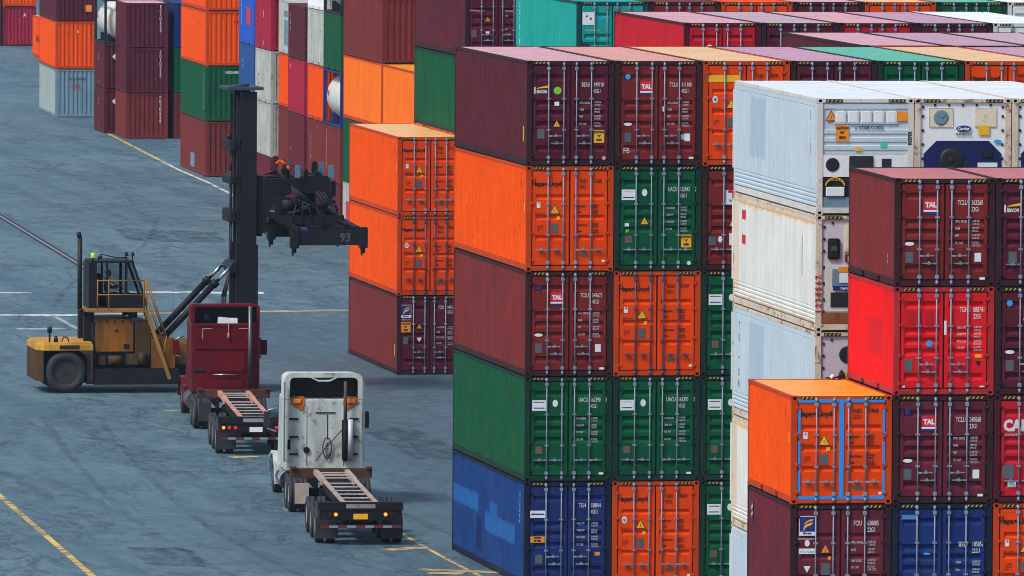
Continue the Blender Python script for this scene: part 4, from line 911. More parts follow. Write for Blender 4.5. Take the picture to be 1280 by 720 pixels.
def tractor(loc, label, body, kind):
    r = empty('semi_truck', loc, -TH, label, 'truck', 'semi trucks in the lane')
    y0, y1 = 14.5, 17.2; x, zc = (1.18, 3.22) if kind == 'white' else (1.16, 3.38)
    b = MB(); b.box(-x, x, y0, y1, 1.05, zc, 0, .04)
    b.hexa([(-x, y1 - .05, 1.05), (x, y1 - .05, 1.05), (x*.98, 18.3, 1.05), (-x*.98, 18.3, 1.05), (-x, y1 - .05, 3.0), (x, y1 - .05, 3.0), (x*.9, 17.9, 2.9), (-x*.9, 17.9, 2.9)])
    build(b, 'cab', body, r)
    # hollow roof fairing, open at the back
    b = MB(); ou = rounded_arch(x, zc, 4.02, .22 if kind == 'white' else .10); inn = rounded_arch(x - (.15 if kind == 'white' else .11), zc, 3.88 if kind == 'white' else 3.94, .14 if kind == 'white' else .05)
    O0 = [b.bm.verts.new((p, y0, q)) for p, q in ou]; I0 = [b.bm.verts.new((p, y0, q)) for p, q in inn]
    O1 = [b.bm.verts.new((p*.96, 17.0, zc + (q - zc)*.85)) for p, q in ou]; I1 = [b.bm.verts.new((p, y0 + 1.0, q - .05)) for p, q in inn]
    O2 = [b.bm.verts.new((p*.85, 17.9, zc + (q - zc)*.15)) for p, q in ou]
    for k in range(len(ou) - 1):
        b._f([O0[k], O0[k+1], I0[k+1], I0[k]], 0); b._f([I0[k], I0[k+1], I1[k+1], I1[k]], 1)
        for A, B in ((O0, O1), (O1, O2)):
            f = b._f([A[k], B[k], B[k+1], A[k+1]], 0); f.smooth = True
    b._f(I1, 1); b._f(O2[::-1], 0); build(b, 'roof_fairing', [body, DARKIN], r)
    bk = y0 - .006
    if kind == 'white':
        b = MB(); b.prism([(-.42, 3.88), (-.18, 3.76), (.18, 3.76), (.42, 3.88), (.34, 3.88), (.16, 3.81), (-.16, 3.81), (-.34, 3.88)], 'y', y0 - .01, y0 + .05); build(b, 'fairing_brace', body, r)
        rp = paint('lamp_bracket_rust', (206, 108, 36), .4, .35, .2, .7)
        for s in (-1, 1):
            b = MB(); b.prism([(s*a, z) for a, z in ((.98, 3.30), (.60, 3.32), (.58, 3.06), (.66, 2.90), (.88, 2.98), (1.02, 3.10))], 'y', y0 - .03, y0 - .003); b.box(*sorted((s*.70, s*.95)), y0 - .07, y0 - .031, 3.10, 3.24, 1, .02); build(b, 'corner_lamp', [rp, plain('lens_amber', (236, 150, 60), .25)], r)
            b = MB(); b.box(*sorted((s*1.19, s*1.23)), y0 - .35, y0 - .1, 1.35, 3.75); build(b, 'side_extender', plain('extender_grey', (96, 108, 112), .5), r)
            for z in (1.55, 2.08, 2.62):
                b = MB(); b.box(*sorted((s*.78, s*1.05)), y0 - .05, y0 - .003, z - .02, z + .03); build(b, 'grab_bar', CDARK, r)
        b = MB(); b.box(-.25, .35, bk - .02, bk, 2.80, 2.83); b.box(.10, .12, bk - .01, bk, 2.0, 2.76); b.box(-.52, -.505, bk - .004, bk, 1.2, 3.0); b.box(.60, .615, bk - .004, bk, 1.2, 3.0); build(b, 'panel_seam', CDARK, r)
        b = MB(); b.cyl((-.52, bk - .05, 1.68), (-.52, bk, 1.68), .09, .10, 10); b.box(-1.10, -1.02, bk - .05, bk, 1.7, 2.0); build(b, 'hose_coupling', CDARK, r)
        b = MB()
        b.tube([(.10 + .13*math.cos(t*.5), bk - .07, 1.75 + .32*math.sin(t*.5)) for t in range(14)], .018, 6); b.tube([(-.25, bk - .1, 1.35), (.05, bk - .09, 1.75), (.55, bk - .12, 2.3)], .016, 6)
        for k in range(8): b.tube([(.06, bk - .09, 1.5 + k*.055), (.14, bk - .11, 1.52 + k*.055)], .014, 6)
        build(b, 'air_hose', TYRE, r)
        b = MB(); b.cyl((.64, y0 - .22, 1.35), (.64, y0 - .22, 2.55), .06, seg=14, mi=0); b.cyl((.64, y0 - .22, 2.5), (.64, y0 - .22, 3.78), .058, .05, 14, 1); b.cyl((.79, y0 - .16, 1.42), (.79, y0 - .16, 2.62), .09, seg=16, mi=2); b.box(.55, .66, y0 - .14, y0 - .01, 1.4, 2.6, 0)
        build(b, 'exhaust_stack', [CDARK, paint('stack_brown', (98, 78, 76), .5, .3, .1, .4), paint('muffler', (208, 212, 220), .5, .2, .1, .1, .3)], r)
    else:
        b = MB(); b.box(-.92, .94, bk - .02, bk, 3.30, 3.33); b.box(-1.05, 1.05, bk - .03, bk, 2.52, 2.56); b.box(-.55, .68, bk - .025, bk, 1.75, 2.42); b.box(-.52, .65, bk - .035, bk - .026, 1.78, 2.39); b.box(-.30, .60, bk - .03, bk, 1.2, 1.5); build(b, 'back_panel', body, r)
        b = MB(); b.box(-1.10, -.72, bk - .04, bk, 1.78, 1.86); build(b, 'vent', DARKIN, r)
        b = MB(); b.cyl((-.40, bk - .07, 1.66), (.42, bk - .07, 1.66), .022, seg=8); b.cyl((-.40, bk - .07, 1.66), (-.40, bk, 1.66), .018, seg=6); b.cyl((.42, bk - .07, 1.66), (.42, bk, 1.66), .018, seg=6); build(b, 'grab_bar', CHROME, r)
        for s in (-1, 1):
            b = MB(); b.box(*sorted((s*.45, s*.78)), bk - .02, bk, 3.20, 3.225); b.box(*sorted((s*.76, s*.785)), bk - .02, bk, 2.85, 3.20); build(b, 'marker_frame', plain('pale_metal', (190, 150, 150), .4), r)
        b = MB(); b.hexa([(-.26, y0 + .1, 3.385), (.44, y0 + .1, 3.385), (.44, y0 + .4, 3.385), (-.26, y0 + .4, 3.385), (-.24, y0 + .1, 3.60), (.10, y0 + .1, 3.57), (.10, y0 + .4, 3.57), (-.24, y0 + .4, 3.60)]); b.box(.08, .42, y0 + .12, y0 + .4, 3.39, 3.56, 0, .02); build(b, 'white_bag', WHT, r)
        b = MB(); b.cyl((.10, bk - .05, 2.95), (.10, bk - .05, 3.40), .02, .02, 6); b.cyl((.10, bk - .05, 2.88), (.10, bk - .05, 3.08), .06, .03, 8); build(b, 'rope_tassel', paint('rope', (176, 130, 88), .7), r)
        b = MB(); b.cyl((.82, y0 - .16, 1.1), (.82, y0 - .16, 3.98), .065, seg=14); build(b, 'exhaust_stack', paint('muffler_grey', (104, 104, 112), .35, .25, .1, .2, .7), r)
        b = MB(); b.cyl((-.62, y0 + .45, 3.385), (-.62, y0 + .45, 3.75), .16, .14, 12); build(b, 'air_cleaner', DARKIN, r)
    # hood, fenders
    b = MB(); b.hexa([(-.95, 18.25, 1.0), (.95, 18.25, 1.0), (.85, 20.9, .75), (-.85, 20.9, .75), (-.90, 18.1, 2.1), (.90, 18.1, 2.1), (.8, 20.7, 1.65), (-.8, 20.7, 1.65)]); build(b, 'hood', body, r)
    for s in (-1, 1):
        b = MB(); a = [(s*.86, .0), (s*1.27, .0)]
        prof = [(18.1, .45), (18.3, 1.0), (18.9, 1.28), (19.6, 1.30), (20.4, 1.1), (20.9, .6)]
        for (ya, za), (yb, zb) in zip(prof, prof[1:]):
            xa, xb = sorted((s*.80, s*1.27)); b.hexa([(xa, ya, za - .08), (xb, ya, za - .12), (xb, yb, zb - .12), (xa, yb, zb - .08), (xa, ya, za), (xb, ya, za - .04), (xb, yb, zb - .04), (xa, yb, zb)])
        b.box(*sorted((s*1.05, s*1.26)), 17.0, 18.15, .5, 1.1, 0, .04); build(b, 'fender', body, r)
        b = MB(); b.cyl((s*1.02, 14.9, .72), (s*1.02, 16.8, .72), .30, seg=18); build(b, 'fuel_tank', CHROME if kind == 'white' else paint('tank_dull', (120, 122, 126), .35, .2, .1, .1, .8), r)
        b = MB(); b.tube([(s*1.2, 17.9, 2.75), (s*1.5, 17.8, 2.65), (s*1.5, 17.8, 2.1), (s*1.22, 17.9, 2.0)], .022, 6, 1); b.box(*sorted((s*1.40, s*1.62)), 17.74, 17.84, 2.12, 2.62, 0, .02); build(b, 'mirror', [body if kind == 'red' else DARKIN, CHROME], r)
        b = MB(); b.box(*sorted((s*.66, s*1.08)), 11.35, 11.37, .30, .92, 0); b.bar((s*.55, 11.40, 1.05), (s*1.15, 11.38, 1.12), .04, .05, 1); build(b, 'mudflap', [paint('flap_pale', (190, 176, 160), .6, .3, .1, .3) if kind == 'white' and s < 0 else TYRE, CHROME], r)
    b = MB()
    for s in (-1, 1): b.box(*sorted((s*.38, s*.48)), 11.4, 20.6, .72, .98)
    b.box(-.5, .5, 12.3, 13.5, 1.0, 1.06); b.box(-.9, .9, 14.0, 14.45, .75, 1.1); build(b, 'frame_rail', CDARK, r)
    for y in (12.15, 13.5):
        b = MB(); b.cyl((-1.2, y, .53), (1.2, y, .53), .07, seg=10); b.cyl((0, y - .2, .53), (0, y + .2, .53), .2, seg=12); build(b, 'axle', CDARK, r)
        for s in (-1, 1): wheel(r, s*1.10, y, .53, .53, .27, s > 0, RIM, .10); wheel(r, s*.77, y, .53, .53, .27, s > 0, RIMD)
    for s in (-1, 1): wheel(r, s*1.08, 19.55, .53, .53, .3, s > 0, RIM)
    if kind == 'red':
        b = MB(); b.cyl((-1.6, 17.9, 2.2), (-1.6, 17.9, 4.3), .012, .006, 6); build(b, 'antenna', TYRE, r)
    return r
WB = paint('truck_white', (202, 212, 208), .4, .18, .1, .55, dirt=.42); RB = paint('truck_red', (104, 6, 24), .4, .28, .08, .15, dirt=.3)
P1 = (-2.42, 13.7, 0); P2 = (-.52, 48.2, 0)
chassis(P1, 'rust-railed empty chassis with a yellow number plate, hitched to the white truck', YEL, RAIL, ((.72, LAMPA), (.88, plain('lens_dark_red', (70, 18, 20), .3))))
tractor((P1[0] - .07, P1[1], 0), 'white sleeper-cab truck seen from behind, amber corner lamps and dark open roof fairing', WB, 'white')
chassis(P2, 'empty chassis with salmon rails and a white number plate, hitched to the red truck', WHT, paint('rail_salmon', (206, 154, 132), .55, .3, .2, .3, dirt=.15), ((1.05, LAMPA), (.86, LAMPR), (.66, LAMPR)))
tractor((P2[0] - .14, P2[1], 0), 'dark red sleeper-cab truck seen from behind, parked beside the yellow container handler', RB, 'red')

# ------------------------------------------------------------------ empty container handler
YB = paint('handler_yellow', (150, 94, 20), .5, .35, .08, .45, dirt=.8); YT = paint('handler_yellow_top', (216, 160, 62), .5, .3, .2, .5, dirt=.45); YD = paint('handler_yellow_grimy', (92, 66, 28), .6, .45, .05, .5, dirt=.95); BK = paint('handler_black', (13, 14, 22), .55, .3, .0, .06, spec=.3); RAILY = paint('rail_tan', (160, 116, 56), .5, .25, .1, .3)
def glass_mat():
    m = bpy.data.materials.new('cab_glass'); m.use_nodes = True; t = m.node_tree; t.nodes.clear()
    o = t.nodes.new('ShaderNodeOutputMaterial'); mx = t.nodes.new('ShaderNodeMixShader'); tr = t.nodes.new('ShaderNodeBsdfTransparent'); gl = t.nodes.new('ShaderNodeBsdfGlossy'); fr = t.nodes.new('ShaderNodeFresnel')
    tr.inputs[0].default_value = (.62, .68, .70, 1); gl.inputs['Roughness'].default_value = .05; fr.inputs[0].default_value = 1.45
    t.links.new(fr.outputs[0], mx.inputs[0]); t.links.new(tr.outputs[0], mx.inputs[1]); t.links.new(gl.outputs[0], mx.inputs[2]); t.links.new(mx.outputs[0], o.inputs[0]); return m
GLASS = glass_mat()
h = empty('container_handler', (0, 79.4, 0), 0, 'dirty yellow container handler with tall black mast and high cab, behind the red truck', 'container handler')
b = MB()
b.prism([(-4.10, -1.35), (-3.88, -1.78), (-2.12, -1.78), (-2.12, 1.78), (-3.88, 1.78), (-4.10, 1.35)], 'z', 1.52, 1.72); b.prism([(-4.04, -1.33), (-3.86, -1.66), (-2.14, -1.66), (-2.14, 1.66), (-3.86, 1.66), (-4.04, 1.33)], 'z', 1.72, 1.79)
build(b, 'rear_deck', YT, h)
b = MB(); b.prism([(-4.10, -1.35), (-3.90, -1.78), (-3.86, -1.78), (-3.86, 1.78), (-3.90, 1.78), (-4.10, 1.35)], 'z', .42, 1.515); build(b, 'counterweight', YD, h)
b = MB(); b.box(-3.855, -2.14, -1.05, 1.05, .45, 1.515); b.box(-2.32, -2.12, -1.76, 1.76, .32, 1.515); build(b, 'wheel_housing', BK, h)
b = MB(); b.prism([(-2.6, 1.51), (-2.13, 1.51), (-2.13, .4), (-2.2, .4), (-2.2, 1.2)], 'y', -1.79, -1.70); build(b, 'gusset', YD, h)
b = MB(); b.box(-2.1, 3.9, -1.2, 1.2, .40, .98); b.box(-2.1, .95, -1.74, -1.21, .34, .86); b.box(-2.1, .95, 1.21, 1.74, .34, .86); b.box(-2.1, 1.2, -1.80, -1.745, .30, .36); build(b, 'main_frame', BK, h)
b = MB(); b.box(-2.1, -.04, -1.45, 1.45, .985, 2.50); build(b, 'engine_bay', BK, h)
b = MB(); b.box(-2.0, -.66, -1.52, -1.455, 1.46, 2.60); b.box(-2.0, -.66, -1.45, 1.45, 2.505, 2.60); build(b, 'engine_cover', YB, h)
b = MB(); b.box(-.60, -.06, -1.52, -1.455, 1.30, 2.58); build(b, 'side_cover', YD, h)
b = MB(); b.box(-3.3, -2.6, -1.788, -1.782, 1.56, 1.70); build(b, 'scuff_strip', paint('scuff_dark', (60, 54, 48), .6, .4, .1, .4, dirt=.5), h)
b = MB()
for k in range(5): b.box(-1.9 + k*.28, -1.84 + k*.28, -1.53, -1.521, 2.48, 2.56)
b.cyl((-1.25, -1.53, 2.2), (-1.25, -1.521, 2.2), .06, seg=10); b.box(-1.0, -.8, -1.535, -1.521, 1.55, 1.72); build(b, 'latch', BK, h)
b = MB(); b.cyl((-1.55, -1.55, 1.16), (-1.1, -1.55, 1.16), .16, seg=12); b.box(-.9, -.5, -1.60, -1.456, 1.0, 1.38); b.cyl((-.35, -1.55, 1.02), (-.35, -1.55, 1.42), .14, seg=12); b.box(-1.9, -1.65, -1.58, -1.456, 1.0, 1.3); build(b, 'engine', YD, h)
b = MB(); b.box(-.02, .82, -1.62, 1.45, .87, 1.90); b.box(.80, 2.9, -1.3, 1.3, .99, 1.75); build(b, 'front_body', YB, h)
b = MB()
for s in (-1, 1): b.box(2.75, 3.9, s*1.35 - .3, s*1.35 + .3, 1.2, 1.9)
build(b, 'drive_axle', BK, h)
RY = plain('hub_paint', (44, 42, 42), .6)
for y in (-1.44, 1.44): 
    w_ = obj('wheel', m_tyre(.745, .66), TYRE, h, (-3.08, y, .745), (0, 0, R(90 if y < 0 else -90))); obj('rim', m_rim(.745, .66, .05), RY, w_)
for y in (-1.75, -1.0, 1.0, 1.75):
    w_ = obj('wheel', m_tyre(.80, .62), TYRE, h, (3.0, y, .80), (0, 0, R(90 if y < 0 else -90))); obj('rim', m_rim(.80, .62, .05), RY, w_)
for x0, x1 in ((-2.34, -1.98), (-.74, -.44)):
    for y in (-.95, .65):
        b = MB(); b.box(x0, x1, y, y + .3, 1.795 if x0 < -2 else 2.61, 2.86); build(b, 'cab_leg', BK, h)
b = MB(); b.box(-2.34, -.16, -1.70, 1.0, 2.865, 2.95); build(b, 'platform', RAILY, h)
# cab
cab = MB(); ya, yb = -.85, .75
cab.box(-2.30, -2.02, ya, yb, 2.955, 4.56); cab.box(-2.019, -.30, ya, yb, 2.955, 3.02); cab.box(-1.62, -.26, ya, ya + .05, 3.02, 3.40); cab.box(-1.62, -.26, yb - .05, yb, 3.02, 3.40)
cab.box(-2.25, -.70, ya - .02, yb + .02, 4.561, 4.64)
for y in (ya, yb - .07):
    cab.box(-1.68, -1.61, y, y + .07, 3.021, 4.56); cab.box(-1.02, -.92, y, y + .07, 3.401, 4.56)
    cab.bar((-.32, y + .035, 3.40), (-.74, y + .035, 4.56), .07, .08)
cab.bar((-.30, ya + .07, 3.38), (-.30, yb - .07, 3.38), .08, .08)
cb = build(cab, 'cab', BK, h, (.14, 0, 0))
b = MB()
for y in (ya + .02, yb - .02):
    b.quad([(-2.0, y, 3.03), (-1.69, y, 3.03), (-1.69, y, 4.55), (-2.0, y, 4.55)]); b.quad([(-1.60, y, 3.41), (-1.03, y, 3.41), (-1.03, y, 4.55), (-1.60, y, 4.55)]); b.quad([(-.91, y, 3.41), (-.36, y, 3.41), (-.76, y, 4.55), (-.91, y, 4.55)])
b.quad([(-.33, ya + .08, 3.42), (-.33, yb - .08, 3.42), (-.73, yb - .08, 4.55), (-.73, ya + .08, 4.55)]); build(b, 'window', GLASS, cb)
b = MB(); b.box(-1.85, -1.40, -.30, .22, 3.022, 3.34); b.box(-1.95, -1.80, -.30, .22, 3.34, 4.15); build(b, 'seat', BK, h, (.14, 0, 0))
b = MB(); b.cyl((-2.12, -.5, 4.56), (-2.12, -.5, 4.72), .04, seg=8, mi=1); b.cyl((-2.12, -.5, 4.72), (-2.12, -.5, 4.9), .075, .06, 10, 0); build(b, 'beacon', [plain('beacon_lime', (190, 230, 40), .3, emit=.3), BK], h, (.14, 0, 0))
b = MB()
for x in (-.95, -.72): b.cyl((x, -.6, 4.64), (x, -.6, 4.80), .02, seg=6); b.cyl((x - .03, -.6, 4.86), (x + .06, -.6, 4.86), .08, .06, 10)
b.tube([(-1.95, -.6, 4.66), (-1.85, -.6, 4.86), (-1.3, -.6, 4.74), (-.9, -.6, 4.74)], .02, 6); b.cyl((-1.95, -.6, 4.75), (-1.80, -.6, 4.75), .06, seg=8); build(b, 'work_lamp', BK, h, (.14, 0, 0))
b = MB(); b.tube([(-2.36, -.95, 2.80), (-2.52, -.95, 2.82), (-2.60, -.95, 2.95), (-2.60, -.95, 5.45), (-2.66, -.95, 5.66)], .085, 12); build(b, 'exhaust_pipe', BK, h, (.10, 0, 0))
b = MB()
for z in (3.48, 3.98): b.cyl((-1.95, -1.66, z), (-.30, -1.66, z), .022, seg=6)
for x in (-1.95, -1.55, -.30, -.20): b.cyl((x, -1.66, 2.95), (x, -1.66, 4.02), .022, seg=6)
build(b, 'railing', RAILY, h)
b = MB()
for y in (-1.74, -1.22): b.bar((-.22, y, 2.90), (.62, y, .48), .05, .13)
for k in range(8):
    t = (k + .5)/8; b.box(-.22 + .84*t - .09, -.22 + .84*t + .09, -1.71, -1.25, 2.90 - 2.42*t - .015, 2.90 - 2.42*t + .015)
for y in (-1.76, -1.20): b.tube([(-.22, y, 2.95), (-.22, y, 4.02), (.50, y, 2.02), (.40, y, 1.40)], .024, 6); b.tube([(-.22, y, 3.50), (.38, y, 1.85)], .018, 6)
build(b, 'ladder', RAILY, h)
b = MB(); b.box(-3.65, -3.59, -1.4, -1.34, 1.79, 2.12); b.cyl((-3.62, -1.37, 2.12), (-3.62, -1.37, 2.34), .085, seg=10); b.cyl((-3.4, -1.4, 1.79), (-3.4, -1.4, 2.02), .09, .05, 10); b.tube([(-3.2, -1.4, 1.80), (-3.12, -1.4, 1.98), (-2.98, -1.4, 1.94), (-2.94, -1.4, 1.80)], .02, 6); build(b, 'rear_lamp', BK, h)
o = obj('lettering', text_mesh('93', .26, .9, .01), BK, h, (-2.44, -1.795, 1.22), FRONT)
# mast
b = MB()
for y in (-.85, .85):
    b.box(3.18, 3.86, y - .20, y + .20, .45, 5.2); b.box(3.24, 3.80, y - .17, y + .17, 5.2, 10.62); b.box(3.10, 3.18, y - .12, y + .12, 3.0, 10.5)
b.box(3.30, 3.72, -.68, .68, .5, 1.6); b.box(3.34, 3.48, -.68, .68, 1.6, 10.2)
build(b, 'mast', BK, h)
b = MB(); b.box(2.72, 4.02, -1.15, 1.15, 10.70, 10.80); b.cyl((2.9, -.4, 10.80), (3.6, -.3, 10.84), .06, seg=8); build(b, 'mast_head', paint('mast_grey', (62, 70, 82), .45), h)
for z, hh in ((8.72, .42), (7.50, .32), (6.22, .46)):
    b = MB(); b.box(2.84, 3.09, -1.0, 1.0, z - hh/2, z + hh/2, 0, .06); build(b, 'mast_crossmember', BK, h)
b = MB(); b.cyl((2.85, -.7, 8.95), (2.85, -.7, 9.12), .10, seg=10); build(b, 'pulley', BK, h)
b = MB(); b.prism([(2.84, 4.40), (2.98, 4.58), (3.09, 4.62), (3.09, 4.2), (2.94, 4.2)], 'y', -1.05, 1.05); build(b, 'cylinder_mount', BK, h)
b = MB()
for k in range(3): b.tube([(2.95, -.3 + k*.12, 4.2), (2.80 - k*.05, -.3 + k*.12, 3.3), (2.70, -.3 + k*.12, 2.4), (2.85, -.3 + k*.1, 1.75)], .03, 6)
for k in range(2): b.tube([(3.05, -.2 + k*.2, 8.5), (2.98, -.2 + k*.2, 7.8), (3.02, -.2 + k*.2, 6.0), (3.02, -.2 + k*.2, 4.7)], .03, 6)
build(b, 'hydraulic_hose', TYRE, h)
for y in (-.98, .98):
    b = MB(); p0 = Vector((.50, y, 1.92)); p1 = Vector((2.92, y, 4.46)); q = p0.lerp(p1, .72); q2 = p0.lerp(p1, .78)
    b.cyl(p0, q, .115, seg=14); b.cyl(q, q2, .15, seg=14); o = build(b, 'tilt_cylinder', BK, h)
    b = MB(); b.cyl(q2, p1, .065, seg=12); build(b, 'piston_rod', CHROME, o)
lift = MB()
for y in (-.45, .45): lift.cyl((3.62, y, 1.6), (3.62, y, 9.9), .07, seg=10)
build(lift, 'lift_cylinder', paint('lift_grey', (70, 74, 84), .3, .2, 0, 0, .5), h)
b = MB(); b.box(3.87, 4.02, -.9, .9, 5.5, 7.65); b.box(4.02, 4.16, -.95, -.55, 5.6, 7.6); b.box(4.02, 4.16, .55, .95, 5.6, 7.6); build(b, 'carriage', BK, h)
b = MB()
for y in (-1.0, .7):
    b.box(4.165, 6.45, y, y + .3, 7.02, 7.55); b.prism([(4.165, 7.015), (4.165, 6.0), (4.25, 6.35), (4.42, 6.65), (4.70, 6.88), (5.1, 7.015)], 'y', y + .02, y + .28); b.prism([(4.16, 5.9), (4.16, 5.65), (5.3, 5.6), (5.3, 5.9)], 'y', y + .05, y + .25)
b.box(5.2, 6.5, -.69, .69, 7.15, 7.62); b.box(6.26, 6.5, -1.15, 1.15, 6.75, 7.10); build(b, 'boom', BK, h)
for x in (5.15, 6.36):
    for y in (-1.25, 1.12): b = MB(); b.box(x, x + .18, y, y + .13, 7.60, 8.02); build(b, 'lamp_plate', plain('plate_blue_grey', (86, 122, 150), .4), h)
b = MB(); b.tube([(4.55, -.6, 8.05), (4.7, -.6, 8.18), (4.95, -.6, 8.0), (5.05, -.6, 7.8)], .06, 6); build(b, 'signal_hose', paint('hose_orange', (226, 96, 44), .5), h)
b = MB(); b.tube([(4.75, .3, 6.72), (5.3, .3, 6.75)], .07, 6); build(b, 'signal_hose', MATS['hose_orange'], h)
b = MB(); b.box(4.55, 6.9, -1.3, -1.05, 5.95, 6.25); b.box(4.55, 6.9, 1.05, 1.3, 5.95, 6.25); b.box(4.75, 4.95, -1.04, -.84, 5.95, 6.85); b.box(4.75, 4.95, .84, 1.04, 5.95, 6.85); b.box(6.5, 6.7, -1.04, -.84, 5.95, 6.6); b.box(6.5, 6.7, .84, 1.04, 5.95, 6.6); b.cyl((5.7, 0, 6.2), (5.7, 0, 7.15), .34, seg=18); b.cyl((4.9, -1.2, 6.3), (6.6, -1.2, 6.75), .07, seg=8); b.cyl((6.6, -1.25, 6.3), (5.2, -1.25, 6.8), .05, seg=8); b.box(5.9, 6.2, -1.3, -1.0, 6.26, 6.5); b.tube([(5.0, -1.3, 6.9), (5.3, -1.4, 6.5), (5.9, -1.4, 6.7), (6.3, -1.3, 6.4)], .035, 6); b.cyl((4.7, -.9, 6.62), (5.25, -.9, 6.62), .27, seg=14); b.cyl((5.8, -1.1, 6.5), (6.7, -1.15, 6.36), .13, seg=10); build(b, 'rotator', BK, h)
for k, (x, y, z, w_, hh) in enumerate(((4.72, -.8, 7.56, .22, .34), (5.5, -1.0, 7.56, .16, .26), (5.85, -.9, 7.56, .3, .18), (6.05, .75, 7.63, .2, .4), (5.0, .8, 7.56, .24, .38), (6.52, -.9, 6.9, .14, .5), (4.5, -1.1, 6.3, .2, .5))):
    b = MB(); b.box(x, x + w_, y, y + .2, z, z + hh, 0, .02); b.cyl((x + w_/2, y - .02, z + hh), (x + w_/2, y + .2, z + hh), .07, seg=8); build(b, 'bracket', BK, h)
b = MB()
for k in range(4): b.tube([(4.1, -1.05 + k*.07, 7.7), (4.5, -1.15 + k*.07, 7.9 - k*.05), (5.0, -1.25 + k*.05, 7.3), (5.2 + k*.2, -1.35, 6.7), (5.0 + k*.4, -1.3, 6.0)], .028, 6)
for k in range(3): b.tube([(5.9 + k*.12, -1.2, 7.1), (6.3 + k*.1, -1.4, 6.6), (6.7, -1.35 - k*.05, 6.1), (6.9, -1.9, 5.95)], .026, 6)
build(b, 'hydraulic_hose', TYRE, h)
b = MB()
for y in (-1.15, .95): b.bar((4.03, y, 6.35), (5.2, y, 5.98), .16, .22); b.bar((4.6, y + .1, 6.95), (6.4, y + .1, 6.25), .1, .12)
b.box(5.1, 5.3, -1.0, .9, 5.9, 6.06); build(b, 'link_arm', BK, h)
sp = MB()
for x in (4.92, 7.10): sp.bar((x, -2.9, 5.86), (x - .15, 2.6, 6.12), .22, .16)
for x in (5.55, 6.40): sp.box(x, x + .32, -2.75, 2.75, 5.62, 5.94)
for x in (4.95, 7.05): sp.box(x, x + .2, -2.78, 2.78, 5.60, 5.88)
for y in (-2.95, 2.75): sp.box(4.86, 7.36, y, y + .2, 5.28, 5.80)
spo = build(sp, 'spreader', BK, h)
for x in (4.74, 7.20):
    for y in (-3.02, 2.68):
        b = MB(); b.box(x, x + .30, y, y + .34, 5.18, 5.92, 0, .04); b.box(x + .08, x + .22, y + .1, y + .24, 5.0, 5.18); b.prism([(x + .02, 5.2), (x + .14, 5.2), (x + .1, 4.92), (x + .05, 4.92)], 'y', y - .03, y + .02); build(b, 'twist_lock_head', BK, spo)
o = obj('lettering', text_mesh('93', .42, .95, .012), paint('stencil_grey', (98, 92, 92), .7), spo, (6.50, -2.956, 5.42), FRONT)
b = MB(); b.box(5.6, 5.95, -.5, .5, 5.95, 6.1); b.box(5.3, 5.5, -2.0, -1.4, 5.62, 5.85); build(b, 'valve_block', plain('valve_blue', (40, 84, 150), .4), h)

# ------------------------------------------------------------------ the operator
def person():
    r = empty('person', (-1.44, 79.36, 3.34), 0, 'operator in brown work clothes sitting in the high cab of the yellow handler', 'person')
    def skin(name, pts, edges, mat, root=0):
        me = bpy.data.meshes.new(name); me.from_pydata([p[:3] for p in pts], edges, []); me.materials.append(mat)
        o = bpy.data.objects.new(name, me); COL.objects.link(o); o.parent = r
        mod = o.modifiers.new('skin', 'SKIN'); mod.use_smooth_shade = True
        for v_, p in zip(me.skin_vertices[0].data, pts): v_.radius = (p[3], p[4] if len(p) > 4 else p[3]); v_.use_root = False
        me.skin_vertices[0].data[root].use_root = True
        s = o.modifiers.new('sub', 'SUBSURF'); s.levels = s.render_levels = 2
        return o
    pts = [(0, 0, .10, .13, .15), (.0, 0, .30, .12, .15), (.02, 0, .50, .13, .17), (.04, 0, .60, .07, .08), (.06, 0, .66, .05),
           (.03, -.20, .54, .06), (.14, -.24, .30, .048), (.38, -.18, .34, .036), (.46, -.16, .35, .03), (.03, .20, .54, .06), (.14, .24, .30, .048), (.38, .18, .34, .036), (.46, .16, .35, .03),
           (.08, -.10, .07, .09), (.44, -.13, .10, .07), (.52, -.13, -.22, .05), (.55, -.13, -.28, .045), (.66, -.13, -.29, .035), (.08, .10, .07, .09), (.44, .13, .10, .07), (.50, .13, -.22, .05), (.53, .13, -.28, .045), (.64, .13, -.29, .035)]
    ed = [(0,1),(1,2),(2,3),(3,4),(2,5),(5,6),(6,7),(7,8),(2,9),(9,10),(10,11),(11,12),(0,13),(13,14),(14,15),(15,16),(16,17),(0,18),(18,19),(19,20),(20,21),(21,22)]
    skin('body', pts, ed, paint('work_clothes', (120, 66, 58), .7, .2))
    SK = plain('skin_tone', (176, 122, 98), .5)
    b = MB(); b.lathe([(-.135, .03), (-.12, .055), (-.07, .078), (0, .092), (.06, .088), (.10, .062), (.125, .02)], (.08, 0, .80), 'z', 16); b.box(.16, .195, -.014, .014, .775, .80); b.box(.158, .17, -.03, .03, .735, .745)
    for s in (-1, 1): b.box(.06, .09, s*.092 - .008, s*.092 + .008, .77, .82); b.box(.155, .17, s*.033 - .012, s*.033 + .012, .805, .815)
    build(b, 'head', SK, r)
    b = MB(); b.lathe([(-.02, .088), (.02, .104), (.07, .095), (.115, .068), (.14, .02)], (.068, 0, .80), 'z', 16); build(b, 'hair', plain('hair_dark', (28, 22, 20), .6), r)
    for s in (-1, 1):
        b = MB()
        for k in range(4): b.tube([(.47, s*.16 + (k - 1.5)*.018, .355), (.53, s*.16 + (k - 1.5)*.02, .36), (.55, s*.16 + (k - 1.5)*.02, .335)], .008, 6)
        b.tube([(.46, s*.12, .36), (.49, s*.105, .375)], .009, 6); b.box(.44, .49, s*.16 - .038, s*.16 + .038, .335, .365, 0, .01); build(b, 'hand', SK, r)
    return r
person()
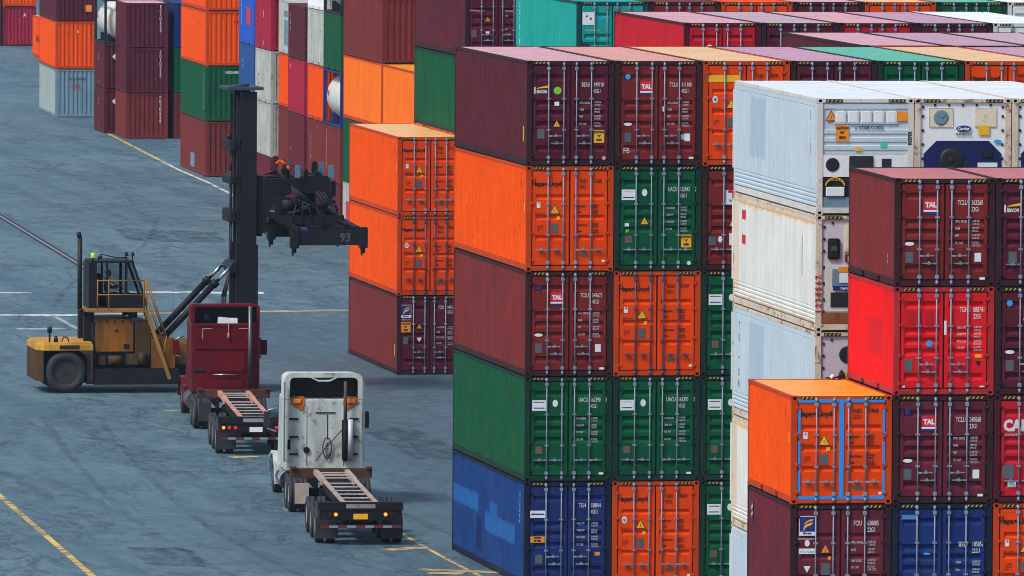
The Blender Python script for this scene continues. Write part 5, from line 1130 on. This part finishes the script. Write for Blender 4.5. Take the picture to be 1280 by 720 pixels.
# ------------------------------------------------------------------ ground and markings
def asphalt():
    N = NT('asphalt')
    co = N.coord(rand=False); x10 = N.coord(scale=(.5, .025, 1), rand=False)
    big = N.noise(co, .045, 6, .6); mid = N.noise(co, .35, 7, .65, .6); fine = N.noise(co, 5.0, 6, .7); grit = N.noise(co, 60, 3, .6); lane = N.noise(x10, .9, 6, .62, .4)
    col = N.mix(N.ramp(big, .40, .60), (.050, .104, .130, 1), (.078, .148, .174, 1))
    col = N.mix(N.ramp(mid, .46, .62, 0, .4), col, (.118, .195, .222, 1))
    col = N.mix(N.ramp(lane, .50, .60, 0, .55), col, (.026, .066, .104, 1))          # tyre-worn dark lanes
    st = N.noise(N.coord(scale=(1, .45, 1), rand=False), .22, 8, .72, 1.2)
    col = N.mix(N.ramp(st, .55, .60, 0, .45), col, (.024, .046, .072, 1))            # oil and water stains
    st2 = N.noise(N.coord(scale=(.9, .30, 1), rand=False), .8, 8, .76, .6)
    col = N.mix(N.ramp(st2, .60, .625, 0, .85), col, (.028, .038, .050, 1))
    st3 = N.noise(N.coord(scale=(.7, .22, 1), rand=False), 2.6, 7, .75, .5)
    col = N.mix(N.math('MULTIPLY', N.ramp(st3, .575, .61, 0, .7), N.ramp(N.noise(co, .16, 3), .47, .56)), col, (.030, .042, .055, 1))
    def cracks(scale, det, dist, wid, g_scale, g_lo, seed):
        mp = N.n('ShaderNodeMapping'); mp.inputs['Location'].default_value = (seed, seed*1.7, 0); mp.inputs['Scale'].default_value = (1, .24, 1); N.l(co, mp.inputs['Vector'])
        n = N.noise(mp.outputs[0], scale, det, .62, dist)
        line = N.ramp(N.math('ABSOLUTE', N.math('SUBTRACT', n, .5)), wid*.35, wid, 1, 0)
        return N.math('MULTIPLY', line, N.ramp(N.noise(mp.outputs[0], g_scale, 4, .6), g_lo, g_lo + .05))
    col = N.mix(N.math('MULTIPLY', cracks(.16, 7, .4, .010, .10, .45, 3.1), .65), col, (.014, .026, .040, 1))
    col = N.mix(N.math('MULTIPLY', cracks(.45, 7, .6, .016, .16, .52, 17.3), .85), col, (.014, .028, .042, 1))
    col = N.mix(N.math('MULTIPLY', cracks(1.3, 6, .4, .028, .20, .56, 41.0), .8), col, (.016, .030, .046, 1))
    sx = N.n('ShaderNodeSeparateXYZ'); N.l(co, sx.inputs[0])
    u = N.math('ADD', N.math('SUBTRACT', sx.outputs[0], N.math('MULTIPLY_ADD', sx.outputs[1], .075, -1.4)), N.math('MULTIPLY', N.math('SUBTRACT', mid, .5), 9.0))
    work = N.math('MULTIPLY', N.ramp(u, -1.6, 1.6), N.ramp(sx.outputs[1], 118, 132, 1, 0))       # band beside the stacks: oily wear plus their shade put into the colour
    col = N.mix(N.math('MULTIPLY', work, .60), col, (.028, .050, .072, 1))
    grain = N.noise(N.coord(scale=(1, .3, 1), rand=False), 2.2, 8, .85)
    col = N.mix(N.ramp(grain, .36, .49, .46, 0), col, (.016, .046, .070, 1))
    col = N.mix(N.ramp(grain, .52, .66, 0, .40), col, (.115, .27, .33, 1))
    col = N.mix(N.ramp(grit, .3, .7, 0, .18), col, (.14, .22, .25, 1))
    rough = N.math('ADD', N.ramp(mid, .35, .65, .56, .80), N.math('MULTIPLY', N.ramp(st, .58, .66), -.12))
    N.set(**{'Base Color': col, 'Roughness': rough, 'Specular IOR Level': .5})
    bp = N.n('ShaderNodeBump'); bp.inputs['Strength'].default_value = .25; bp.inputs['Distance'].default_value = .02
    N.l(N.math('ADD', fine, grit), bp.inputs['Height']); N.l(bp.outputs[0], N.b.inputs['Normal'])
    return N.m
b = MB(); b.quad([(-700, -900, 0), (1100, -900, 0), (1100, 1500, 0), (-700, 1500, 0)])
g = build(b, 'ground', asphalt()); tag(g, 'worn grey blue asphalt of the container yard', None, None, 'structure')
def line_mat(key, rgb, wear):
    N = NT(key); c = lin(rgb); co = N.coord(rand=False)
    w = N.noise(co, 2.2, 8, .7); w2 = N.noise(co, .5, 4, .6)
    col = N.mix(N.math('MULTIPLY', N.ramp(N.math('ADD', N.math('MULTIPLY', w, .6), N.math('MULTIPLY', w2, .4)), .50 - wear*.1, .60, 1, 0), 1.0), (.07, .078, .085, 1), c)
    N.set(**{'Base Color': col, 'Roughness': .65}); MATS[key] = N.m; return N.m
LW = line_mat('line_white', (206, 208, 204), .2); LY = line_mat('line_yellow', (216, 178, 84), .5); LY2 = line_mat('line_ochre_worn', (204, 170, 108), .75); LP = line_mat('line_pale_worn', (168, 178, 176), .7)
def stripe(name, pts, w, mat, label, z=.004):
    b = MB(); n = len(pts); L_ = []; R_ = []
    for i, p in enumerate(pts):
        a = Vector(pts[max(0, i-1)]); c = Vector(pts[min(n-1, i+1)]); d = (c - a).normalized(); s = Vector((d.y, -d.x)) * w/2; p = Vector(p)
        L_.append(b.bm.verts.new((p.x - s.x, p.y - s.y, z))); R_.append(b.bm.verts.new((p.x + s.x, p.y + s.y, z)))
    for i in range(n-1): b._f([L_[i], R_[i], R_[i+1], L_[i+1]], 0)
    o = obj(name, b.mesh(name), mat); tag(o, label, None, None, 'structure'); return o
stripe('lane_line', [(-10.35, 46), (-11.70, -9)], .20, LY, 'yellow painted line at the lower left corner')
stripe('lane_line', [(26.3, 298), (26.08, 293.1), (25.05, 270.1), (24.5, 258)], .22, LY, 'yellow far part of the painted line by the far stacks')
stripe('lane_line', [(24.5, 258), (24.07, 248), (23.7, 234.5), (23.15, 221.7), (22.6, 205), (22.0, 185)], .20, LW, 'white near part of the painted line by the far stacks')
stripe('lane_line', [(-40, 138.4), (2.96, 138.1)], .8, LW, 'white painted line across the yard, left piece')
stripe('lane_line', [(6.2, 138.5), (7.7, 138.4), (9.3, 138.0), (10.62, 137.6), (12.6, 137.4)], 1.3, LW, 'white painted line across the yard behind the tilt cylinders')
stripe('lane_line', [(-40, 122.6), (-.14, 122.9), (2.41, 122.75), (5, 123.2)], 1.15, LW, 'wide white painted line across the yard left of the handler')
stripe('lane_line', [(5, 123.2), (7.43, 124.0), (13.48, 125.2), (15.2, 125.5)], 1.0, LY2, 'dirty cream painted line across the yard right of the handler')
stripe('lane_line', [(1.95, 122.6), (1.88, 117), (1.91, 108), (1.95, 99)], .22, LP, 'pale slanted line beside the handler', .008)
stripe('lane_line', [(-.5, 113.9), (1.4, 114.1)], 1.0, LP, 'faint pale patch of line left of the handler', .008)
stripe('lane_line', [(-.4, 24), (-.57, 21.1), (-.68, 8.7), (-.63, 3.5), (-.6, -6)], .13, LY, 'yellow bay line beside the patchy blue container')
for k, (x0, y0, x1, y1) in enumerate(((-1.95, 12.1, -.75, 12.8), (-.6, 21.3, .0, 21.4), (-2.0, 5.7, .25, 4.4), (-1.2, 19.7, -.62, 19.8), (-1.9, 4.6, -1.0, 4.2))):
    stripe('bay_mark', [(x0, y0), (x1, y1)], .65, LY2, 'worn ochre cross mark of the truck bays', .008)
stripe('bay_mark', [(-1.45, 47.4), (-.55, 47.7)], .6, LY2, 'worn ochre mark between the two trucks', .008); stripe('bay_mark', [(-.75, 68.6), (.1, 69.0)], .6, LY2, 'worn ochre mark beside the red truck', .008)
# tyre marks and dark repairs on the yard
def soot(key, rgb, wear):
    N = NT(key); co = N.coord(scale=(1, .3, 1), rand=False); w = N.noise(co, 1.6, 7, .75); c2 = N.noise(N.coord(rand=False), .3, 5, .6)
    mx = N.n('ShaderNodeMixShader'); tr = N.n('ShaderNodeBsdfTransparent'); N.l(N.ramp(w, .40, .60, 0, wear), mx.inputs[0]); N.l(tr.outputs[0], mx.inputs[1]); N.l(N.b.outputs[0], mx.inputs[2]); N.l(mx.outputs[0], N.out.inputs[0])
    N.set(**{'Base Color': lin(rgb), 'Roughness': .6}); return N.m
TM = soot('tyre_soot', (30, 42, 52), .22); DP = soot('dark_repair', (34, 46, 58), .4)
for pts in ([(5.8, 205), (9.5, 196), (12.5, 182), (14.5, 165)], [(7.2, 206), (10.9, 197), (13.9, 183), (15.9, 166)], [(-5.4, -2), (-5.9, 20), (-4.9, 44), (-3.4, 66)], [(-7.3, -2), (-7.8, 20), (-6.8, 44), (-5.3, 66)], [(2.6, 128), (6.5, 150), (12, 172), (16.5, 200)], [(1.2, 10), (.6, 30), (2.4, 60), (5.6, 84)], [(3.0, 95), (7.2, 112), (8.8, 135)]):
    cur = []
    for i in range(len(pts) - 1):
        for k in range(6):
            t = k/6; p0 = Vector(pts[max(0, i-1)]); p1 = Vector(pts[i]); p2 = Vector(pts[i+1]); p3 = Vector(pts[min(len(pts)-1, i+2)])
            cur.append(tuple(.5*((2*p1) + (p2-p0)*t + (2*p0-5*p1+4*p2-p3)*t*t + (3*p1-p0-3*p2+p3)*t**3)))
    cur.append(pts[-1]); stripe('tyre_mark', cur, .26, TM, 'dark curving tyre mark on the asphalt', .0025)
for k, q in enumerate(([(2.6, 63), (5.0, 60), (6.0, 66), (5.2, 73), (3.2, 71)], [(4.4, 46), (6.4, 46), (6.6, 60), (4.6, 60)], [(-9.4, 8), (-7.8, 7), (-7.4, 13), (-9.2, 14)], [(12.2, 178), (16.5, 176), (17.4, 186), (13, 189)])):
    b = MB(); b.quad([(x, y, .0018) for x, y in q]); tag(build(b, 'asphalt_patch', DP), 'dark patch of repaired asphalt', None, None, 'structure')
# crane rail let into the asphalt
b = MB(); A = Vector((9.6, 222.0)); B = Vector((6.55, 130.0)); d = (B - A).normalized(); s = Vector((d.y, -d.x))
def rb(o0, o1, z0, z1, mi):
    q = [A + s*o0, A + s*o1, B + s*o1, B + s*o0]; b.hexa([(p.x, p.y, z0) for p in q] + [(p.x, p.y, z1) for p in q], mi)
rb(-.04, .04, -.05, .05, 0); rb(-.24, -.045, -.05, .012, 1); rb(.045, .16, -.05, .012, 1)
o = build(b, 'crane_rail', [paint('rail_steel', (146, 154, 160), .4, .15, .1, .1, .3), plain('rail_groove', (30, 32, 38), .8)]); tag(o, 'pale steel crane rail running away across the asphalt at left', None, None, 'structure')

# ------------------------------------------------------------------ light, air, camera
w = bpy.data.worlds.new('World'); SC.world = w; w.use_nodes = True
nt = w.node_tree; bg = nt.nodes['Background']; sky = nt.nodes.new('ShaderNodeTexSky'); sky.sky_type = 'NISHITA'; sky.sun_disc = False
EL, AZ = 50, 238          # compass angle of the sun, measured from +Y towards +X
sky.sun_elevation = R(EL); sky.sun_rotation = R(AZ); sky.air_density = 1.2; sky.dust_density = 2.5; sky.ozone_density = 1.5
nt.links.new(sky.outputs[0], bg.inputs[0]); bg.inputs[1].default_value = .11
sd = Vector((math.sin(R(AZ))*math.cos(R(EL)), math.cos(R(AZ))*math.cos(R(EL)), math.sin(R(EL))))
l = bpy.data.lights.new('sun', 'SUN'); l.energy = 2.0; l.angle = R(11); l.color = (1, .965, .92)
lo = bpy.data.objects.new('sun', l); COL.objects.link(lo); lo.rotation_euler = (-sd).to_track_quat('-Z', 'Y').to_euler(); lo.location = (-60, -60, 90)

hz = MB(); hz.box(-702, 1102, -902, 1502, -1, 25.5)
hm = bpy.data.materials.new('haze'); hm.use_nodes = True; ht = hm.node_tree; ht.nodes.clear(); ho = ht.nodes.new('ShaderNodeOutputMaterial'); hp = ht.nodes.new('ShaderNodeVolumePrincipled')
hp.inputs['Color'].default_value = (.48, .68, 1, 1); hp.inputs['Density'].default_value = .00007; hp.inputs['Anisotropy'].default_value = .0
ht.links.new(hp.outputs[0], ho.inputs['Volume'])
tag(build(hz, 'haze', hm), 'thin bluish haze over the yard', None, None, 'stuff')
c = bpy.data.cameras.new('camera'); co_ = bpy.data.objects.new('camera', c); COL.objects.link(co_); SC.camera = co_
yaw, pit, rol = .1693, .0578, .0064
fw = Vector((math.sin(yaw)*math.cos(pit), math.cos(yaw)*math.cos(pit), -math.sin(pit))); rt = Vector((math.cos(yaw), -math.sin(yaw), 0)); up = rt.cross(fw)
r2_ = rt*math.cos(rol) + up*math.sin(rol); u2_ = -rt*math.sin(rol) + up*math.cos(rol)
M = Matrix((r2_, u2_, -fw)).transposed().to_4x4(); M.translation = Vector((-44.986, -260.957, 23.553)); co_.matrix_world = M
c.sensor_width = 36; c.lens = 12080.03/1280*36; c.clip_start = 5; c.clip_end = 4000
vs = SC.view_settings; vs.view_transform = 'Standard'; vs.look = 'None'; vs.exposure = .50; vs.gamma = 1
SC.cycles.filter_width = .95
SC.render.resolution_x = 1024; SC.render.resolution_y = 576
